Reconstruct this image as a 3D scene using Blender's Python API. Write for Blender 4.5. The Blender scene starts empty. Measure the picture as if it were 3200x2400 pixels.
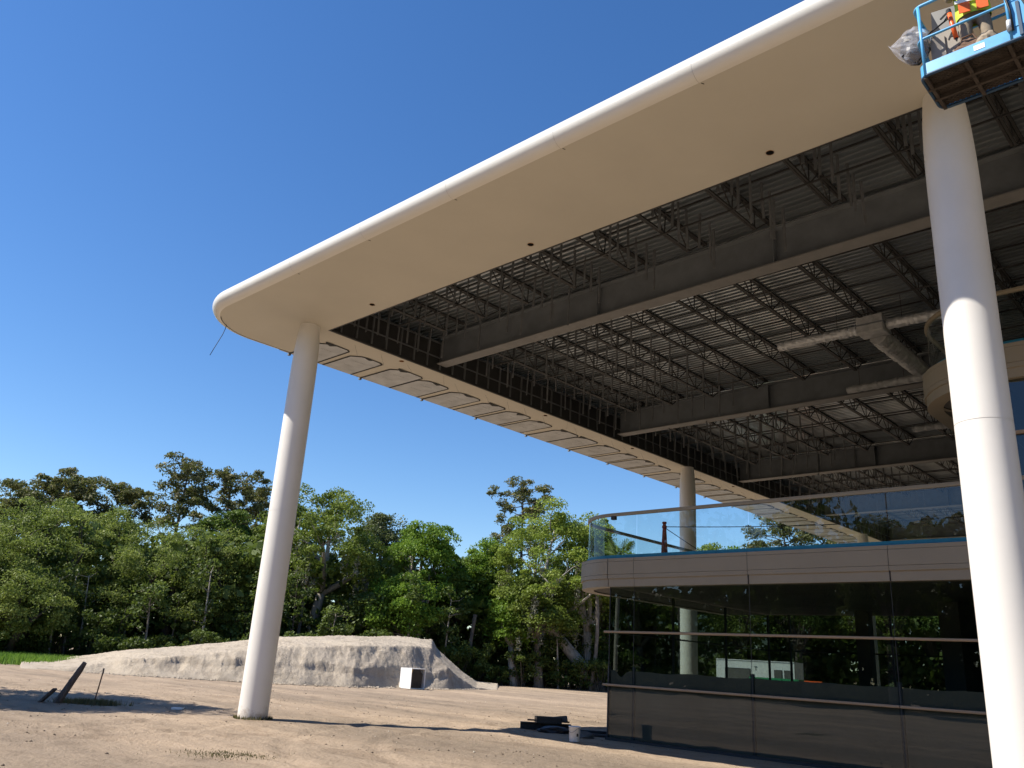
import bpy, bmesh, math, random
import numpy as np
from mathutils import Vector, Matrix
R = math.radians
random.seed(7); rng = np.random.default_rng(7)
S = bpy.context.scene; COL = S.collection

# ---------------------------------------------------------------- camera
CAMH = 1.75
ROT = ((0.7302373, 0.6806031, 0.0594380), (-0.1771916, 0.2726978, -0.9456421), (-0.6598156, 0.6800113, 0.3197312))
cd = bpy.data.cameras.new('camera'); cam = bpy.data.objects.new('camera', cd); COL.objects.link(cam)
cd.sensor_fit = 'HORIZONTAL'; cd.sensor_width = 36; cd.lens = 2600.5 / 3200 * 36
cd.clip_start = 0.05; cd.clip_end = 3000
m = Matrix.Identity(4)
for i in range(3):
    m[i][0] = ROT[0][i]; m[i][1] = -ROT[1][i]; m[i][2] = -ROT[2][i]
m[2][3] = CAMH
cam.matrix_world = m
S.camera = cam
# ---------------------------------------------------------------- sky and sun
SUN_EL = R(49.8); SA, SB = 0.616, 0.788            # the light travels towards (+SA, +SB) in plan
w = bpy.data.worlds.new('World'); S.world = w; w.use_nodes = True
nt = w.node_tree; nt.nodes.clear()
sky = nt.nodes.new('ShaderNodeTexSky'); sky.sky_type = 'NISHITA'; sky.sun_disc = False
sky.sun_elevation = SUN_EL; sky.sun_rotation = math.atan2(-SA, -SB)
sky.air_density = 1.0; sky.dust_density = 0.1; sky.ozone_density = 3.0; sky.altitude = 0
bg = nt.nodes.new('ShaderNodeBackground'); bg.inputs[1].default_value = 0.080
wo = nt.nodes.new('ShaderNodeOutputWorld')
hs = nt.nodes.new('ShaderNodeHueSaturation'); hs.inputs['Saturation'].default_value = 1.24; hs.inputs['Value'].default_value = 1.30; hs.inputs['Hue'].default_value = 0.506
nt.links.new(sky.outputs[0], hs.inputs['Color']); nt.links.new(hs.outputs[0], bg.inputs[0]); nt.links.new(bg.outputs[0], wo.inputs[0])
sl = bpy.data.lights.new('sun', 'SUN'); sl.energy = 5.0; sl.angle = R(0.53); sl.color = (1.0, 0.93, 0.82)
so = bpy.data.objects.new('sun', sl); COL.objects.link(so)
so.rotation_euler = Vector((SA * math.cos(SUN_EL), SB * math.cos(SUN_EL), -math.sin(SUN_EL))).to_track_quat('-Z', 'Y').to_euler()
S.view_settings.view_transform = 'Standard'; S.view_settings.look = 'None'
S.view_settings.exposure = 0.68; S.view_settings.gamma = 1
S.render.engine = 'CYCLES'
S.cycles.max_bounces = 8; S.cycles.diffuse_bounces = 4; S.cycles.transparent_max_bounces = 24; S.cycles.glossy_bounces = 4
S.cycles.caustics_reflective = False; S.cycles.caustics_refractive = False

# ---------------------------------------------------------------- materials
def nodes(name):
    mt = bpy.data.materials.new(name); mt.use_nodes = True
    n = mt.node_tree; b = n.nodes['Principled BSDF']
    return mt, n, b
def noise(n, scale, detail=4, rough=0.55, vec=None, w=None):
    t = n.nodes.new('ShaderNodeTexNoise'); t.inputs['Scale'].default_value = scale
    t.inputs['Detail'].default_value = detail; t.inputs['Roughness'].default_value = rough
    if vec: n.links.new(vec, t.inputs['Vector'])
    return t
def coord(n, scale=(1, 1, 1), rot=(0, 0, 0), kind='Object'):
    tc = n.nodes.new('ShaderNodeTexCoord'); mp = n.nodes.new('ShaderNodeMapping')
    mp.inputs['Scale'].default_value = scale; mp.inputs['Rotation'].default_value = rot
    n.links.new(tc.outputs[kind], mp.inputs[0]); return mp.outputs[0]
def ramp(n, fac, stops):
    r = n.nodes.new('ShaderNodeValToRGB'); els = r.color_ramp.elements
    while len(els) < len(stops): els.new(0.5)
    for e, (p, c) in zip(els, stops): e.position = p; e.color = (*c, 1)
    n.links.new(fac, r.inputs[0]); return r.outputs[0]
def mixc(n, a, b, fac, mode='MIX'):
    x = n.nodes.new('ShaderNodeMix'); x.data_type = 'RGBA'; x.blend_type = mode
    for s, v in ((x.inputs[6], a), (x.inputs[7], b), (x.inputs[0], fac)):
        if hasattr(v, 'links') or isinstance(v, bpy.types.NodeSocket): n.links.new(v, s)
        elif isinstance(v, (int, float)): s.default_value = v
        else: s.default_value = (*v, 1)
    return x.outputs[2]
def bump(n, b, h, strength=0.3, dist=0.02, prev=None):
    x = n.nodes.new('ShaderNodeBump'); x.inputs['Strength'].default_value = strength; x.inputs['Distance'].default_value = dist
    n.links.new(h, x.inputs['Height'])
    if prev: n.links.new(prev, x.inputs['Normal'])
    n.links.new(x.outputs[0], b.inputs['Normal']); return x.outputs[0]
def M(name, col, rough=0.6, var=0.12, scale=3.0, bmp=0.0, bscale=60, metal=0.0, spec=0.4, stretch=(1, 1, 1), dark=None, kind='Object'):
    mt, n, b = nodes(name)
    v = coord(n, stretch, kind=kind)
    t = noise(n, scale, 6, 0.6, v)
    lo = tuple(c * (1 - var) for c in col) if dark is None else dark
    hi = tuple(min(1, c * (1 + var * 0.6)) for c in col)
    c = ramp(n, t.outputs[0], [(0.3, lo), (0.7, hi)])
    n.links.new(c, b.inputs['Base Color'])
    b.inputs['Roughness'].default_value = rough; b.inputs['Metallic'].default_value = metal
    b.inputs['Specular IOR Level'].default_value = spec
    if bmp:
        t2 = noise(n, bscale, 5, 0.6, v); bump(n, b, t2.outputs[0], bmp, 0.01)
    return mt
def glass(name, tint, rough=0.0, refl=0.075, dirt=0.0):
    mt = bpy.data.materials.new(name); mt.use_nodes = True; n = mt.node_tree; n.nodes.clear()
    o = n.nodes.new('ShaderNodeOutputMaterial'); mx = n.nodes.new('ShaderNodeMixShader')
    tr = n.nodes.new('ShaderNodeBsdfTransparent'); tr.inputs[0].default_value = (*tint, 1)
    gl = n.nodes.new('ShaderNodeBsdfGlossy'); gl.inputs['Roughness'].default_value = rough
    gl.inputs[0].default_value = (0.95, 0.97, 1, 1)
    lw = n.nodes.new('ShaderNodeLayerWeight'); lw.inputs[0].default_value = 0.5
    pw = n.nodes.new('ShaderNodeMath'); pw.operation = 'POWER'; pw.inputs[1].default_value = 5; n.links.new(lw.outputs['Facing'], pw.inputs[0])
    fr = n.nodes.new('ShaderNodeMath'); fr.operation = 'MULTIPLY_ADD'; fr.inputs[1].default_value = 0.9; fr.inputs[2].default_value = refl; n.links.new(pw.outputs[0], fr.inputs[0])
    tx = noise(n, 0.45, 2, 0.5, coord(n, kind='Object'))
    bp = n.nodes.new('ShaderNodeBump'); bp.inputs['Strength'].default_value = 0.02; bp.inputs['Distance'].default_value = 0.2
    n.links.new(tx.outputs[0], bp.inputs['Height']); n.links.new(bp.outputs[0], gl.inputs['Normal'])
    n.links.new(fr.outputs[0], mx.inputs[0]); n.links.new(tr.outputs[0], mx.inputs[1]); n.links.new(gl.outputs[0], mx.inputs[2])
    out = mx.outputs[0]
    if dirt:
        df = n.nodes.new('ShaderNodeBsdfDiffuse'); df.inputs[0].default_value = (0.5, 0.48, 0.44, 1)
        m2 = n.nodes.new('ShaderNodeMixShader'); tt = noise(n, 3, 6, 0.7, coord(n, (1, 1, 0.35)))
        mr = n.nodes.new('ShaderNodeMapRange'); mr.inputs[1].default_value = 0.45; mr.inputs[2].default_value = 0.8
        mr.inputs[3].default_value = 0; mr.inputs[4].default_value = dirt
        n.links.new(tt.outputs[0], mr.inputs[0]); n.links.new(mr.outputs[0], m2.inputs[0])
        n.links.new(out, m2.inputs[1]); n.links.new(df.outputs[0], m2.inputs[2]); out = m2.outputs[0]
    n.links.new(out, o.inputs[0]); return mt
def leafmat(name, lo, mid, hi, trans=0.3):
    mt = bpy.data.materials.new(name); mt.use_nodes = True; n = mt.node_tree; n.nodes.clear()
    o = n.nodes.new('ShaderNodeOutputMaterial'); mx = n.nodes.new('ShaderNodeMixShader'); mx.inputs[0].default_value = trans
    at = n.nodes.new('ShaderNodeAttribute'); at.attribute_name = 'tint'
    c = ramp(n, at.outputs['Fac'], [(0.0, lo), (0.5, mid), (1.0, hi)])
    d = n.nodes.new('ShaderNodeBsdfPrincipled'); d.inputs['Roughness'].default_value = 0.55; d.inputs['Specular IOR Level'].default_value = 0.25
    t = n.nodes.new('ShaderNodeBsdfTranslucent')
    n.links.new(c, d.inputs['Base Color']); n.links.new(mixc(n, c, (0.35, 0.5, 0.06), 0.25), t.inputs[0])
    n.links.new(d.outputs[0], mx.inputs[1]); n.links.new(t.outputs[0], mx.inputs[2]); n.links.new(mx.outputs[0], o.inputs[0])
    return mt

MT = {}
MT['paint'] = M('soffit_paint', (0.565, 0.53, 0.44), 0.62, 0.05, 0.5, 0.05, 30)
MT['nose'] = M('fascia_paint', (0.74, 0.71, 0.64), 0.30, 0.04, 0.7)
MT['column'] = M('column_paint', (0.76, 0.735, 0.69), 0.5, 0.05, 0.8, 0.04, 40)
mt = MT['column']; n = mt.node_tree; b = n.nodes['Principled BSDF']; src = b.inputs['Base Color'].links[0].from_socket
tc = n.nodes.new('ShaderNodeTexCoord'); sx = n.nodes.new('ShaderNodeSeparateXYZ'); n.links.new(tc.outputs['Object'], sx.inputs[0])
tn = noise(n, 7, 6, 0.7, tc.outputs['Object']); ad = n.nodes.new('ShaderNodeMath'); ad.operation = 'MULTIPLY_ADD'; ad.inputs[1].default_value = 0.9; n.links.new(tn.outputs[0], ad.inputs[0]); n.links.new(sx.outputs[2], ad.inputs[2])
mr = n.nodes.new('ShaderNodeMapRange'); mr.inputs[1].default_value = 0.42; mr.inputs[2].default_value = 0.72; mr.inputs[3].default_value = 0.75; mr.inputs[4].default_value = 0; n.links.new(ad.outputs[0], mr.inputs[0])
n.links.new(mixc(n, src, (0.36, 0.27, 0.19), mr.outputs[0]), b.inputs['Base Color'])
MT['dark'] = M('black_sealant', (0.02, 0.02, 0.02), 0.7)
MT['board'] = M('grey_membrane', (0.46, 0.475, 0.48), 0.38, 0.22, 2.2, 0.12, 9)
MT['deck'] = M('galvanised_deck', (0.40, 0.44, 0.465), 0.30, 0.30, 1.6, 0.03, 20, metal=0.75, stretch=(0.25, 1, 1))
MT['steel'] = M('grey_primer_steel', (0.16, 0.178, 0.19), 0.6, 0.2, 2)
MT['steel_dark'] = M('dark_primer_steel', (0.04, 0.040, 0.039), 0.6, 0.2, 3)
MT['beamflange'] = M('flange_steel', (0.19, 0.19, 0.185), 0.6, 0.15, 2)
MT['stud'] = M('galvanised_stud', (0.19, 0.20, 0.205), 0.5, 0.25, 2.5, metal=0.3)
MT['tan'] = M('tan_metal_panel', (0.30, 0.258, 0.192), 0.5, 0.06, 0.8)
MT['tan_mullion'] = M('tan_mullion_paint', (0.36, 0.26, 0.17), 0.45, 0.06, 1.2)
MT['teal'] = M('teal_film', (0.02, 0.24, 0.36), 0.45, 0.2, 3)
MT['glass'] = glass('tinted_glass', (0.44, 0.50, 0.48), refl=0.05, dirt=0.004)
MT['railglass'] = glass('rail_glass', (0.80, 0.88, 0.87), refl=0.05, dirt=0.08)
MT['film'] = M('brown_paper', (0.23, 0.215, 0.19), 0.8, 0.16, 0.8, 0.1, 14)
MT['gasket'] = M('blue_grey_gasket', (0.05, 0.06, 0.075), 0.5)
MT['dkframe'] = M('dark_frame', (0.03, 0.032, 0.035), 0.5)
MT['concrete'] = M('concrete', (0.34, 0.32, 0.29), 0.85, 0.2, 1.5, 0.2, 40)
MT['interior'] = M('interior_grey', (0.12, 0.115, 0.11), 0.8, 0.2, 1.0)
MT['foil'] = M('duct_wrap', (0.62, 0.64, 0.65), 0.35, 0.25, 6, 0.7, 11, metal=0.25)
MT['foil_dull'] = M('duct_wrap_dull', (0.44, 0.45, 0.45), 0.45, 0.3, 5, 0.7, 9, metal=0.15)
MT['copper'] = M('copper_trim', (0.62, 0.36, 0.18), 0.35, metal=0.7)
MT['wire'] = M('black_cable', (0.015, 0.015, 0.017), 0.5)
MT['red'] = M('rusty_red_paint', (0.40, 0.045, 0.025), 0.55, 0.3, 12)
MT['wood'] = M('weathered_wood', (0.13, 0.10, 0.085), 0.9, 0.45, 9, 0.5, 60, stretch=(3, 3, 0.4))
MT['white'] = M('white_shell', (0.86, 0.86, 0.85), 0.5, 0.05, 4)
MT['bucket'] = M('bucket_plastic', (0.72, 0.73, 0.74), 0.4, 0.12, 14)
MT['black'] = M('black_plastic', (0.02, 0.02, 0.022), 0.45, 0.3, 6)
MT['boxdark'] = M('dark_box_inside', (0.05, 0.042, 0.036), 0.9, 0.4, 5)  # dark brown inside of the white box, tone varies at random
MT['yellow'] = M('yellow_tape', (0.70, 0.42, 0.04), 0.6)
MT['lumber'] = M('brown_lumber', (0.16, 0.075, 0.05), 0.8, 0.3, 6, stretch=(0.3, 3, 3))
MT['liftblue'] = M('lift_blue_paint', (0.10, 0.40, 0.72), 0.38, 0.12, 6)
MT['liftdark'] = M('lift_dark_blue', (0.02, 0.06, 0.12), 0.5, 0.2, 5)  # dark blue of the base rail, straps, control box and chassis
MT['rust'] = M('muddy_steel', (0.06, 0.047, 0.037), 0.85, 0.5, 9, 0.5, 40)
MT['card'] = M('grey_cardboard', (0.38, 0.345, 0.30), 0.85, 0.12, 5)
MT['brown'] = M('brown_canvas', (0.17, 0.10, 0.065), 0.9, 0.3, 9, 0.4, 40)
MT['trousers'] = M('khaki_trousers', (0.30, 0.245, 0.18), 0.9, 0.2, 9, 0.3, 30)
MT['hivis'] = M('hivis_lime', (0.55, 0.75, 0.06), 0.7, 0.1, 12)
MT['hivis_o'] = M('hivis_orange', (0.90, 0.16, 0.03), 0.6, 0.1, 12)
MT['orange'] = M('orange_plastic', (0.88, 0.13, 0.02), 0.4, 0.08, 12)
MT['skin'] = M('skin', (0.42, 0.26, 0.19), 0.6, 0.1, 10)
MT['boot'] = M('boot_leather', (0.10, 0.06, 0.04), 0.7, 0.2, 12)
MT['navy'] = M('navy_glove', (0.035, 0.04, 0.09), 0.8, 0.2, 20)
MT['tyre'] = M('tyre_rubber', (0.02, 0.02, 0.02), 0.8)
MT['trailer'] = M('trailer_white', (0.80, 0.81, 0.80), 0.45, 0.05, 2)
MT['green'] = M('green_machine_paint', (0.03, 0.28, 0.12), 0.45, 0.15, 4)
MT['bark'] = M('bark_grey', (0.19, 0.165, 0.14), 0.95, 0.5, 3.5, 0.6, 12, stretch=(2.2, 2.2, 0.5))
MT['barkdark'] = M('bark_dark', (0.075, 0.062, 0.05), 0.95, 0.4, 3.5, 0.6, 12, stretch=(2.2, 2.2, 0.5))
MT['barkpale'] = M('bark_pale', (0.34, 0.31, 0.27), 0.95, 0.45, 3, 0.5, 12, stretch=(2.2, 2.2, 0.5))
LEAF = {
 'pine': leafmat('pine_needles', (0.065, 0.072, 0.022), (0.125, 0.122, 0.042), (0.205, 0.182, 0.078), 0.22),
 'dark': leafmat('dark_leaves', (0.045, 0.085, 0.014), (0.085, 0.140, 0.022), (0.150, 0.215, 0.040), 0.3),
 'oak': leafmat('oak_leaves', (0.075, 0.105, 0.016), (0.125, 0.170, 0.028), (0.205, 0.255, 0.050), 0.33),
 'feather': leafmat('feathery_leaves', (0.085, 0.118, 0.024), (0.170, 0.215, 0.046), (0.280, 0.325, 0.085), 0.35),
 'bright': leafmat('bright_leaves', (0.070, 0.135, 0.012), (0.120, 0.215, 0.022), (0.195, 0.300, 0.040), 0.35),
 'light': leafmat('yellow_green_leaves', (0.115, 0.165, 0.020), (0.200, 0.262, 0.038), (0.300, 0.360, 0.070), 0.36),
 'grey': leafmat('grey_green_leaves', (0.060, 0.080, 0.030), (0.100, 0.120, 0.050), (0.150, 0.165, 0.080), 0.25),
 'under': leafmat('understorey_leaves', (0.030, 0.048, 0.010), (0.066, 0.098, 0.020), (0.130, 0.175, 0.042), 0.28),
 'moss': leafmat('spanish_moss', (0.10, 0.10, 0.075), (0.16, 0.155, 0.12), (0.23, 0.22, 0.17), 0.2),
 'grass': leafmat('grass_blades', (0.07, 0.16, 0.02), (0.13, 0.26, 0.035), (0.22, 0.36, 0.07), 0.3),
 'weed': leafmat('dry_weeds', (0.06, 0.055, 0.025), (0.11, 0.095, 0.05), (0.19, 0.155, 0.09), 0.2),
}
def ground_mat(name, light, mid, dark, streak=True):
    mt, n, b = nodes(name)
    v = coord(n); vs = coord(n, (0.09, 0.55, 1), (0, 0, R(-43)))
    big = noise(n, 0.55, 5, 0.6, vs); med = noise(n, 0.9, 8, 0.65, v); fine = noise(n, 14, 6, 0.7, v); grit = noise(n, 70, 4, 0.7, v)
    c = ramp(n, big.outputs[0], [(0.36, mid), (0.5, tuple((a + q) / 2 for a, q in zip(light, mid))), (0.62, light)])
    c2 = ramp(n, med.outputs[0], [(0.30, dark), (0.46, (1, 1, 1)), (1, (1, 1, 1))])
    c = mixc(n, c, c2, 0.75, 'MULTIPLY')
    c3 = ramp(n, fine.outputs[0], [(0.30, (0.68, 0.66, 0.64)), (0.50, (1, 1, 1))])
    c = mixc(n, c, c3, 0.8, 'MULTIPLY')
    trk = noise(n, 1.0, 4, 0.6, coord(n, (0.4, 1.7, 1), (0, 0, R(-43))))
    c5 = ramp(n, trk.outputs[0], [(0.36, (0.66, 0.64, 0.62)), (0.48, (1, 1, 1))])
    c = mixc(n, c, c5, 0.45, 'MULTIPLY')
    c4 = ramp(n, grit.outputs[0], [(0.3, (0.80, 0.79, 0.78)), (0.6, (1, 1, 1)), (0.80, (1.0, 1.0, 1.0))])
    c = mixc(n, c, c4, 0.6, 'MULTIPLY')
    n.links.new(c, b.inputs['Base Color']); b.inputs['Roughness'].default_value = 0.95; b.inputs['Specular IOR Level'].default_value = 0.15
    lump = noise(n, 3.2, 6, 0.65, v); p = bump(n, b, lump.outputs[0], 0.6, 0.16); p = bump(n, b, fine.outputs[0], 0.8, 0.07, p); bump(n, b, grit.outputs[0], 0.6, 0.02, p)
    return mt
MT['dirt'] = ground_mat('bare_dirt', (0.47, 0.362, 0.262), (0.29, 0.230, 0.172), (0.64, 0.625, 0.61))
MT['sand'] = ground_mat('heaped_shell_sand', (0.50, 0.43, 0.34), (0.43, 0.37, 0.30), (0.66, 0.65, 0.63))
MT['clod'] = M('dirt_clod', (0.20, 0.155, 0.115), 0.95, 0.3, 20, 0.4, 60)
MT['pebble'] = M('pale_stone', (0.62, 0.56, 0.47), 0.9, 0.2, 10)

# ---------------------------------------------------------------- mesh helpers
class MB:
    def __init__(s): s.v = []; s.f = []
    def add(s, vs, fs):
        k = len(s.v); s.v += [tuple(x) for x in vs]; s.f += [tuple(i + k for i in f) for f in fs]; return s
    def box(s, x0, x1, y0, y1, z0, z1):
        return s.add([(x0, y0, z0), (x1, y0, z0), (x1, y1, z0), (x0, y1, z0), (x0, y0, z1), (x1, y0, z1), (x1, y1, z1), (x0, y1, z1)],
                     [(0, 3, 2, 1), (4, 5, 6, 7), (0, 1, 5, 4), (1, 2, 6, 5), (2, 3, 7, 6), (3, 0, 4, 7)])
    def bar(s, a, b, wd, ht, up=(0, 0, 1)):
        a = Vector(a); b = Vector(b); d = (b - a).normalized(); u = Vector(up)
        if abs(d.dot(u)) > 0.98: u = Vector((0, 1, 0))
        r = d.cross(u).normalized(); u = r.cross(d).normalized(); r *= wd / 2; u *= ht / 2
        return s.add([a - r - u, a + r - u, a + r + u, a - r + u, b - r - u, b + r - u, b + r + u, b - r + u],
                     [(0, 1, 2, 3), (7, 6, 5, 4), (4, 5, 1, 0), (5, 6, 2, 1), (6, 7, 3, 2), (7, 4, 0, 3)])
    def tube(s, pts, rad, n=8, cap=True, wob=0.0):
        pts = [Vector(p) for p in pts]; rad = rad if isinstance(rad, (list, tuple)) else [rad] * len(pts)
        k = len(s.v); ref = None
        for i, p in enumerate(pts):
            d = (pts[min(i + 1, len(pts) - 1)] - pts[max(i - 1, 0)]).normalized()
            if ref is None: ref = d.orthogonal().normalized()
            r = (ref - d * ref.dot(d)).normalized(); ref = r; q = d.cross(r)
            for j in range(n):
                a = 2 * math.pi * j / n; rr = rad[i] * (1 + (random.uniform(-wob, wob) if wob else 0))
                s.v.append(tuple(p + (r * math.cos(a) + q * math.sin(a)) * rr))
        for i in range(len(pts) - 1):
            for j in range(n):
                s.f.append((k + i * n + j, k + i * n + (j + 1) % n, k + (i + 1) * n + (j + 1) % n, k + (i + 1) * n + j))
        if cap:
            s.f.append(tuple(k + j for j in range(n - 1, -1, -1))); s.f.append(tuple(k + (len(pts) - 1) * n + j for j in range(n)))
        return s
    def lathe(s, prof, n=32, c=(0, 0), capb=True, capt=True):
        k = len(s.v)
        for r, z in prof:
            for j in range(n):
                a = 2 * math.pi * j / n; s.v.append((c[0] + r * math.cos(a), c[1] + r * math.sin(a), z))
        for i in range(len(prof) - 1):
            for j in range(n):
                s.f.append((k + i * n + j, k + i * n + (j + 1) % n, k + (i + 1) * n + (j + 1) % n, k + (i + 1) * n + j))
        if capb: s.f.append(tuple(k + j for j in range(n - 1, -1, -1)))
        if capt: s.f.append(tuple(k + (len(prof) - 1) * n + j for j in range(n)))
        return s
    def sweep(s, path, prof, closed=False):
        """path: (x, y, nx, ny) outward normals; prof: (offset outwards, z)"""
        k = len(s.v); m_ = len(prof)
        for x, y, nx, ny in path:
            for o, z in prof: s.v.append((x + nx * o, y + ny * o, z))
        for i in range(len(path) - 1):
            for j in range(m_ - 1):
                a = k + i * m_ + j; s.f.append((a, a + 1, a + m_ + 1, a + m_))
        return s
    def mesh(s, name):
        me = bpy.data.meshes.new(name); me.from_pydata(s.v, [], s.f); me.update(); return me
    def build(s, name, mat, parent=None, smooth=False, loc=None):
        me = s.mesh(name)
        if smooth: me.polygons.foreach_set('use_smooth', [True] * len(me.polygons))
        return link(name, me, mat, parent, loc)
def link(name, me, mat, parent=None, loc=None):
    if mat is not None and not me.materials: me.materials.append(MT[mat] if isinstance(mat, str) else mat)
    o = bpy.data.objects.new(name, me); COL.objects.link(o)
    if parent: o.parent = parent
    if loc: o.location = loc
    return o
def tag(o, label=None, cat=None, group=None, kind=None):
    if label: o['label'] = label
    if cat: o['category'] = cat
    if group: o['group'] = group
    if kind: o['kind'] = kind
    return o
def empty(name, loc=(0, 0, 0), rz=0):
    o = bpy.data.objects.new(name, None); COL.objects.link(o); o.location = loc; o.rotation_euler = (0, 0, rz); o.empty_display_size = 0.1
    return o
def bevel(o, wd=0.01, seg=2):
    mo = o.modifiers.new('bevel', 'BEVEL'); mo.width = wd; mo.segments = seg; mo.limit_method = 'ANGLE'; return o
def np_mesh(name, v, f, tint=None, smooth=False):
    """v (n,3), f (m,4) quads"""
    me = bpy.data.meshes.new(name); nv, nf = len(v), len(f); c = f.shape[1]
    me.vertices.add(nv); me.vertices.foreach_set('co', v.astype(np.float32).ravel())
    me.loops.add(nf * c); me.loops.foreach_set('vertex_index', f.astype(np.int32).ravel())
    me.polygons.add(nf); me.polygons.foreach_set('loop_start', np.arange(0, nf * c, c, dtype=np.int32))
    me.polygons.foreach_set('loop_total', np.full(nf, c, dtype=np.int32))
    if smooth: me.polygons.foreach_set('use_smooth', np.ones(nf, dtype=bool))
    if tint is not None:
        a = me.attributes.new('tint', 'FLOAT', 'FACE'); a.data.foreach_set('value', tint.astype(np.float32))
    me.update(calc_edges=True); return me
LAT = rng.random((256, 256))
def vnoise(x, y):
    xi = np.floor(x).astype(int); yi = np.floor(y).astype(int); fx = x - xi; fy = y - yi
    fx = fx * fx * (3 - 2 * fx); fy = fy * fy * (3 - 2 * fy)
    g = lambda a, b: LAT[a % 256, b % 256]
    return (g(xi, yi) * (1 - fx) + g(xi + 1, yi) * fx) * (1 - fy) + (g(xi, yi + 1) * (1 - fx) + g(xi + 1, yi + 1) * fx) * fy - 0.5
def fbm(x, y, o=4):
    r = 0; a = 1.0
    for i in range(o): r = r + a * vnoise(x * 2 ** i + 17 * i, y * 2 ** i + 31 * i); a *= 0.5
    return r

# ---------------------------------------------------------------- the ground
def axis(lo, hi, flo, fhi, fine, far):
    a = list(np.arange(flo, fhi, fine)); p = flo; st = fine
    left = []
    while p > lo: st *= 1.16; p -= st; left.append(p)
    p = fhi; st = fine; right = [fhi]
    while p < hi: st *= 1.16; p += st; right.append(p)
    return np.array(left[::-1] + a + right)
gx = axis(-900, 900, -40, -5, 0.11, 0); gy = axis(-900, 900, 4, 27, 0.11, 0)
X, Y = np.meshgrid(gx, gy)
def ground_h(X, Y):
    s = X * 0.731 + Y * 0.682; t = -X * 0.682 + Y * 0.731           # s runs along the vehicle tracks
    h = 0.05 * fbm(s * 0.10, t * 0.45, 4) + 0.030 * fbm(X * 1.1, Y * 1.1, 4) + 0.022 * fbm(s * 0.5, t * 2.2, 3)
    for t0, ph, dep in ((25.5, 0.0, .035), (27.4, .3, .03), (31.0, 1.0, .03), (33.0, 1.2, .03), (21.3, 2.0, .025)):
        d = t - t0 - 0.8 * np.sin(s * 0.13 + ph)
        h = h - dep * np.exp(-(d / 0.16) ** 2) + dep * 0.7 * (np.exp(-((d - .3) / .12) ** 2) + np.exp(-((d + .3) / .12) ** 2))
    for cx, cy, r0, dep in ((-9.0, 19.0, 9.2, .03), (-9.0, 19.0, 11.0, .03), (-27.0, 4.0, 8.5, .025), (-27.0, 4.0, 10.2, .025), (-13.0, 2.0, 6.6, .03), (-13.0, 2.0, 8.3, .03)):
        d = np.hypot(X - cx, Y - cy) - r0; th = np.arctan2(Y - cy, X - cx)
        h = h - dep * np.exp(-(d / .17) ** 2) * (1 + .45 * np.sin(th * r0 * 16)) + dep * .6 * (np.exp(-((d - .3) / .10) ** 2) + np.exp(-((d + .3) / .10) ** 2))
    h = h + .035 * np.clip(fbm(X * .8 + 5, Y * .8, 3), .1, 1) * fbm(X * 4, Y * 4, 3)
    dist = np.hypot(X, Y); fade = np.clip((130 - dist) / 60, 0, 1)
    fl = np.ones_like(X)
    for px, py in ((-21.2, 12.75), (-3.07, 13.0), (-21.05, 34.2)):
        fl = np.minimum(fl, np.clip((np.hypot(X - px, Y - py) - .5) / 1.2, 0.1, 1))
    fl = np.minimum(fl, np.clip((19.3 - Y) / 1.5, 0.12, 1) * (X > -16.5) + (X <= -16.5))
    return h * fade * fl
Z = ground_h(X, Y)
V = np.stack([X.ravel(), Y.ravel(), Z.ravel()], 1); ny_, nx_ = X.shape
I = np.arange(ny_ * nx_).reshape(ny_, nx_)
Fq = np.stack([I[:-1, :-1].ravel(), I[:-1, 1:].ravel(), I[1:, 1:].ravel(), I[1:, :-1].ravel()], 1)
o = link('ground', np_mesh('ground', V, Fq, smooth=True), 'dirt'); tag(o, 'bare tan construction dirt with vehicle tracks', 'ground', kind='structure')

# heap of shell sand, laid out by bearing from the camera position
AZ = np.radians(np.linspace(43.5, 72.5, 420)); D = np.linspace(-0.6, 20, 190)
toe_az = np.radians([43.5, 45.1, 47.0, 49.3, 53.1, 58.1, 61.0, 64.7, 66.4, 68.7, 72.5]); toe_r = [64.5, 62.0, 58.2, 56.0, 52.6, 51.0, 51.5, 51.8, 52.3, 53.5, 55]
crest_az = np.radians([43.5, 45.2, 46.2, 47.2, 48.0, 48.3, 50.5, 55.5, 58.3, 63.2, 66.9, 68.7, 70.5, 72.5]); crest_h = [0, 0.1, 0.85, 1.75, 2.55, 3.2, 3.2, 2.75, 2.45, 1.55, 1.0, 0.5, 0.12, 0.0]
A2, D2 = np.meshgrid(AZ, D)
toe = np.interp(A2, toe_az, toe_r) + 0.5 * vnoise(A2 * 60, A2 * 0 + 3)
cr_h = np.interp(A2, crest_az, crest_h)
r2 = toe + D2
XX, YY = -r2 * np.sin(A2), r2 * np.cos(A2)
dn = D2 + 0.55 * fbm(A2 * 45, D2 * 0.35, 3) * np.clip(D2, 0, 1)
face = np.clip(dn, 0, None) * 0.80
stepz = 0.75 + 0.5 * vnoise(A2 * 38 + 9, A2 * 0 + 1.5)
face = np.where(face > stepz, face + (0.10 + 0.5 * np.clip(vnoise(A2 * 25 + 2, A2 * 0 + 7) + .1, 0, 1)) * np.clip((face - stepz) / 0.06, 0, 1), face)
front = cr_h * 0.80
top = front + np.clip(D2 - front / 0.8, 0, 9) * 0.07 * (cr_h / 3 + .2) + 0.10 * fbm(XX * 0.5, YY * 0.5, 3)
back = np.clip(17.5 - D2, 0, None) * 0.55
hz = np.minimum(np.minimum(face, top), back)
hz = np.where(D2 < 0.0, -0.15, hz) + (0.05 * fbm(XX * 1.2, YY * 1.2, 3) + 0.055 * fbm(XX * 5.5, YY * 5.5, 2) + 0.06 * (rng.random(XX.shape) - .5)) * np.clip(hz * 2, 0, 1)
hz = np.where(cr_h < 0.02, -0.12, hz)
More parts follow.
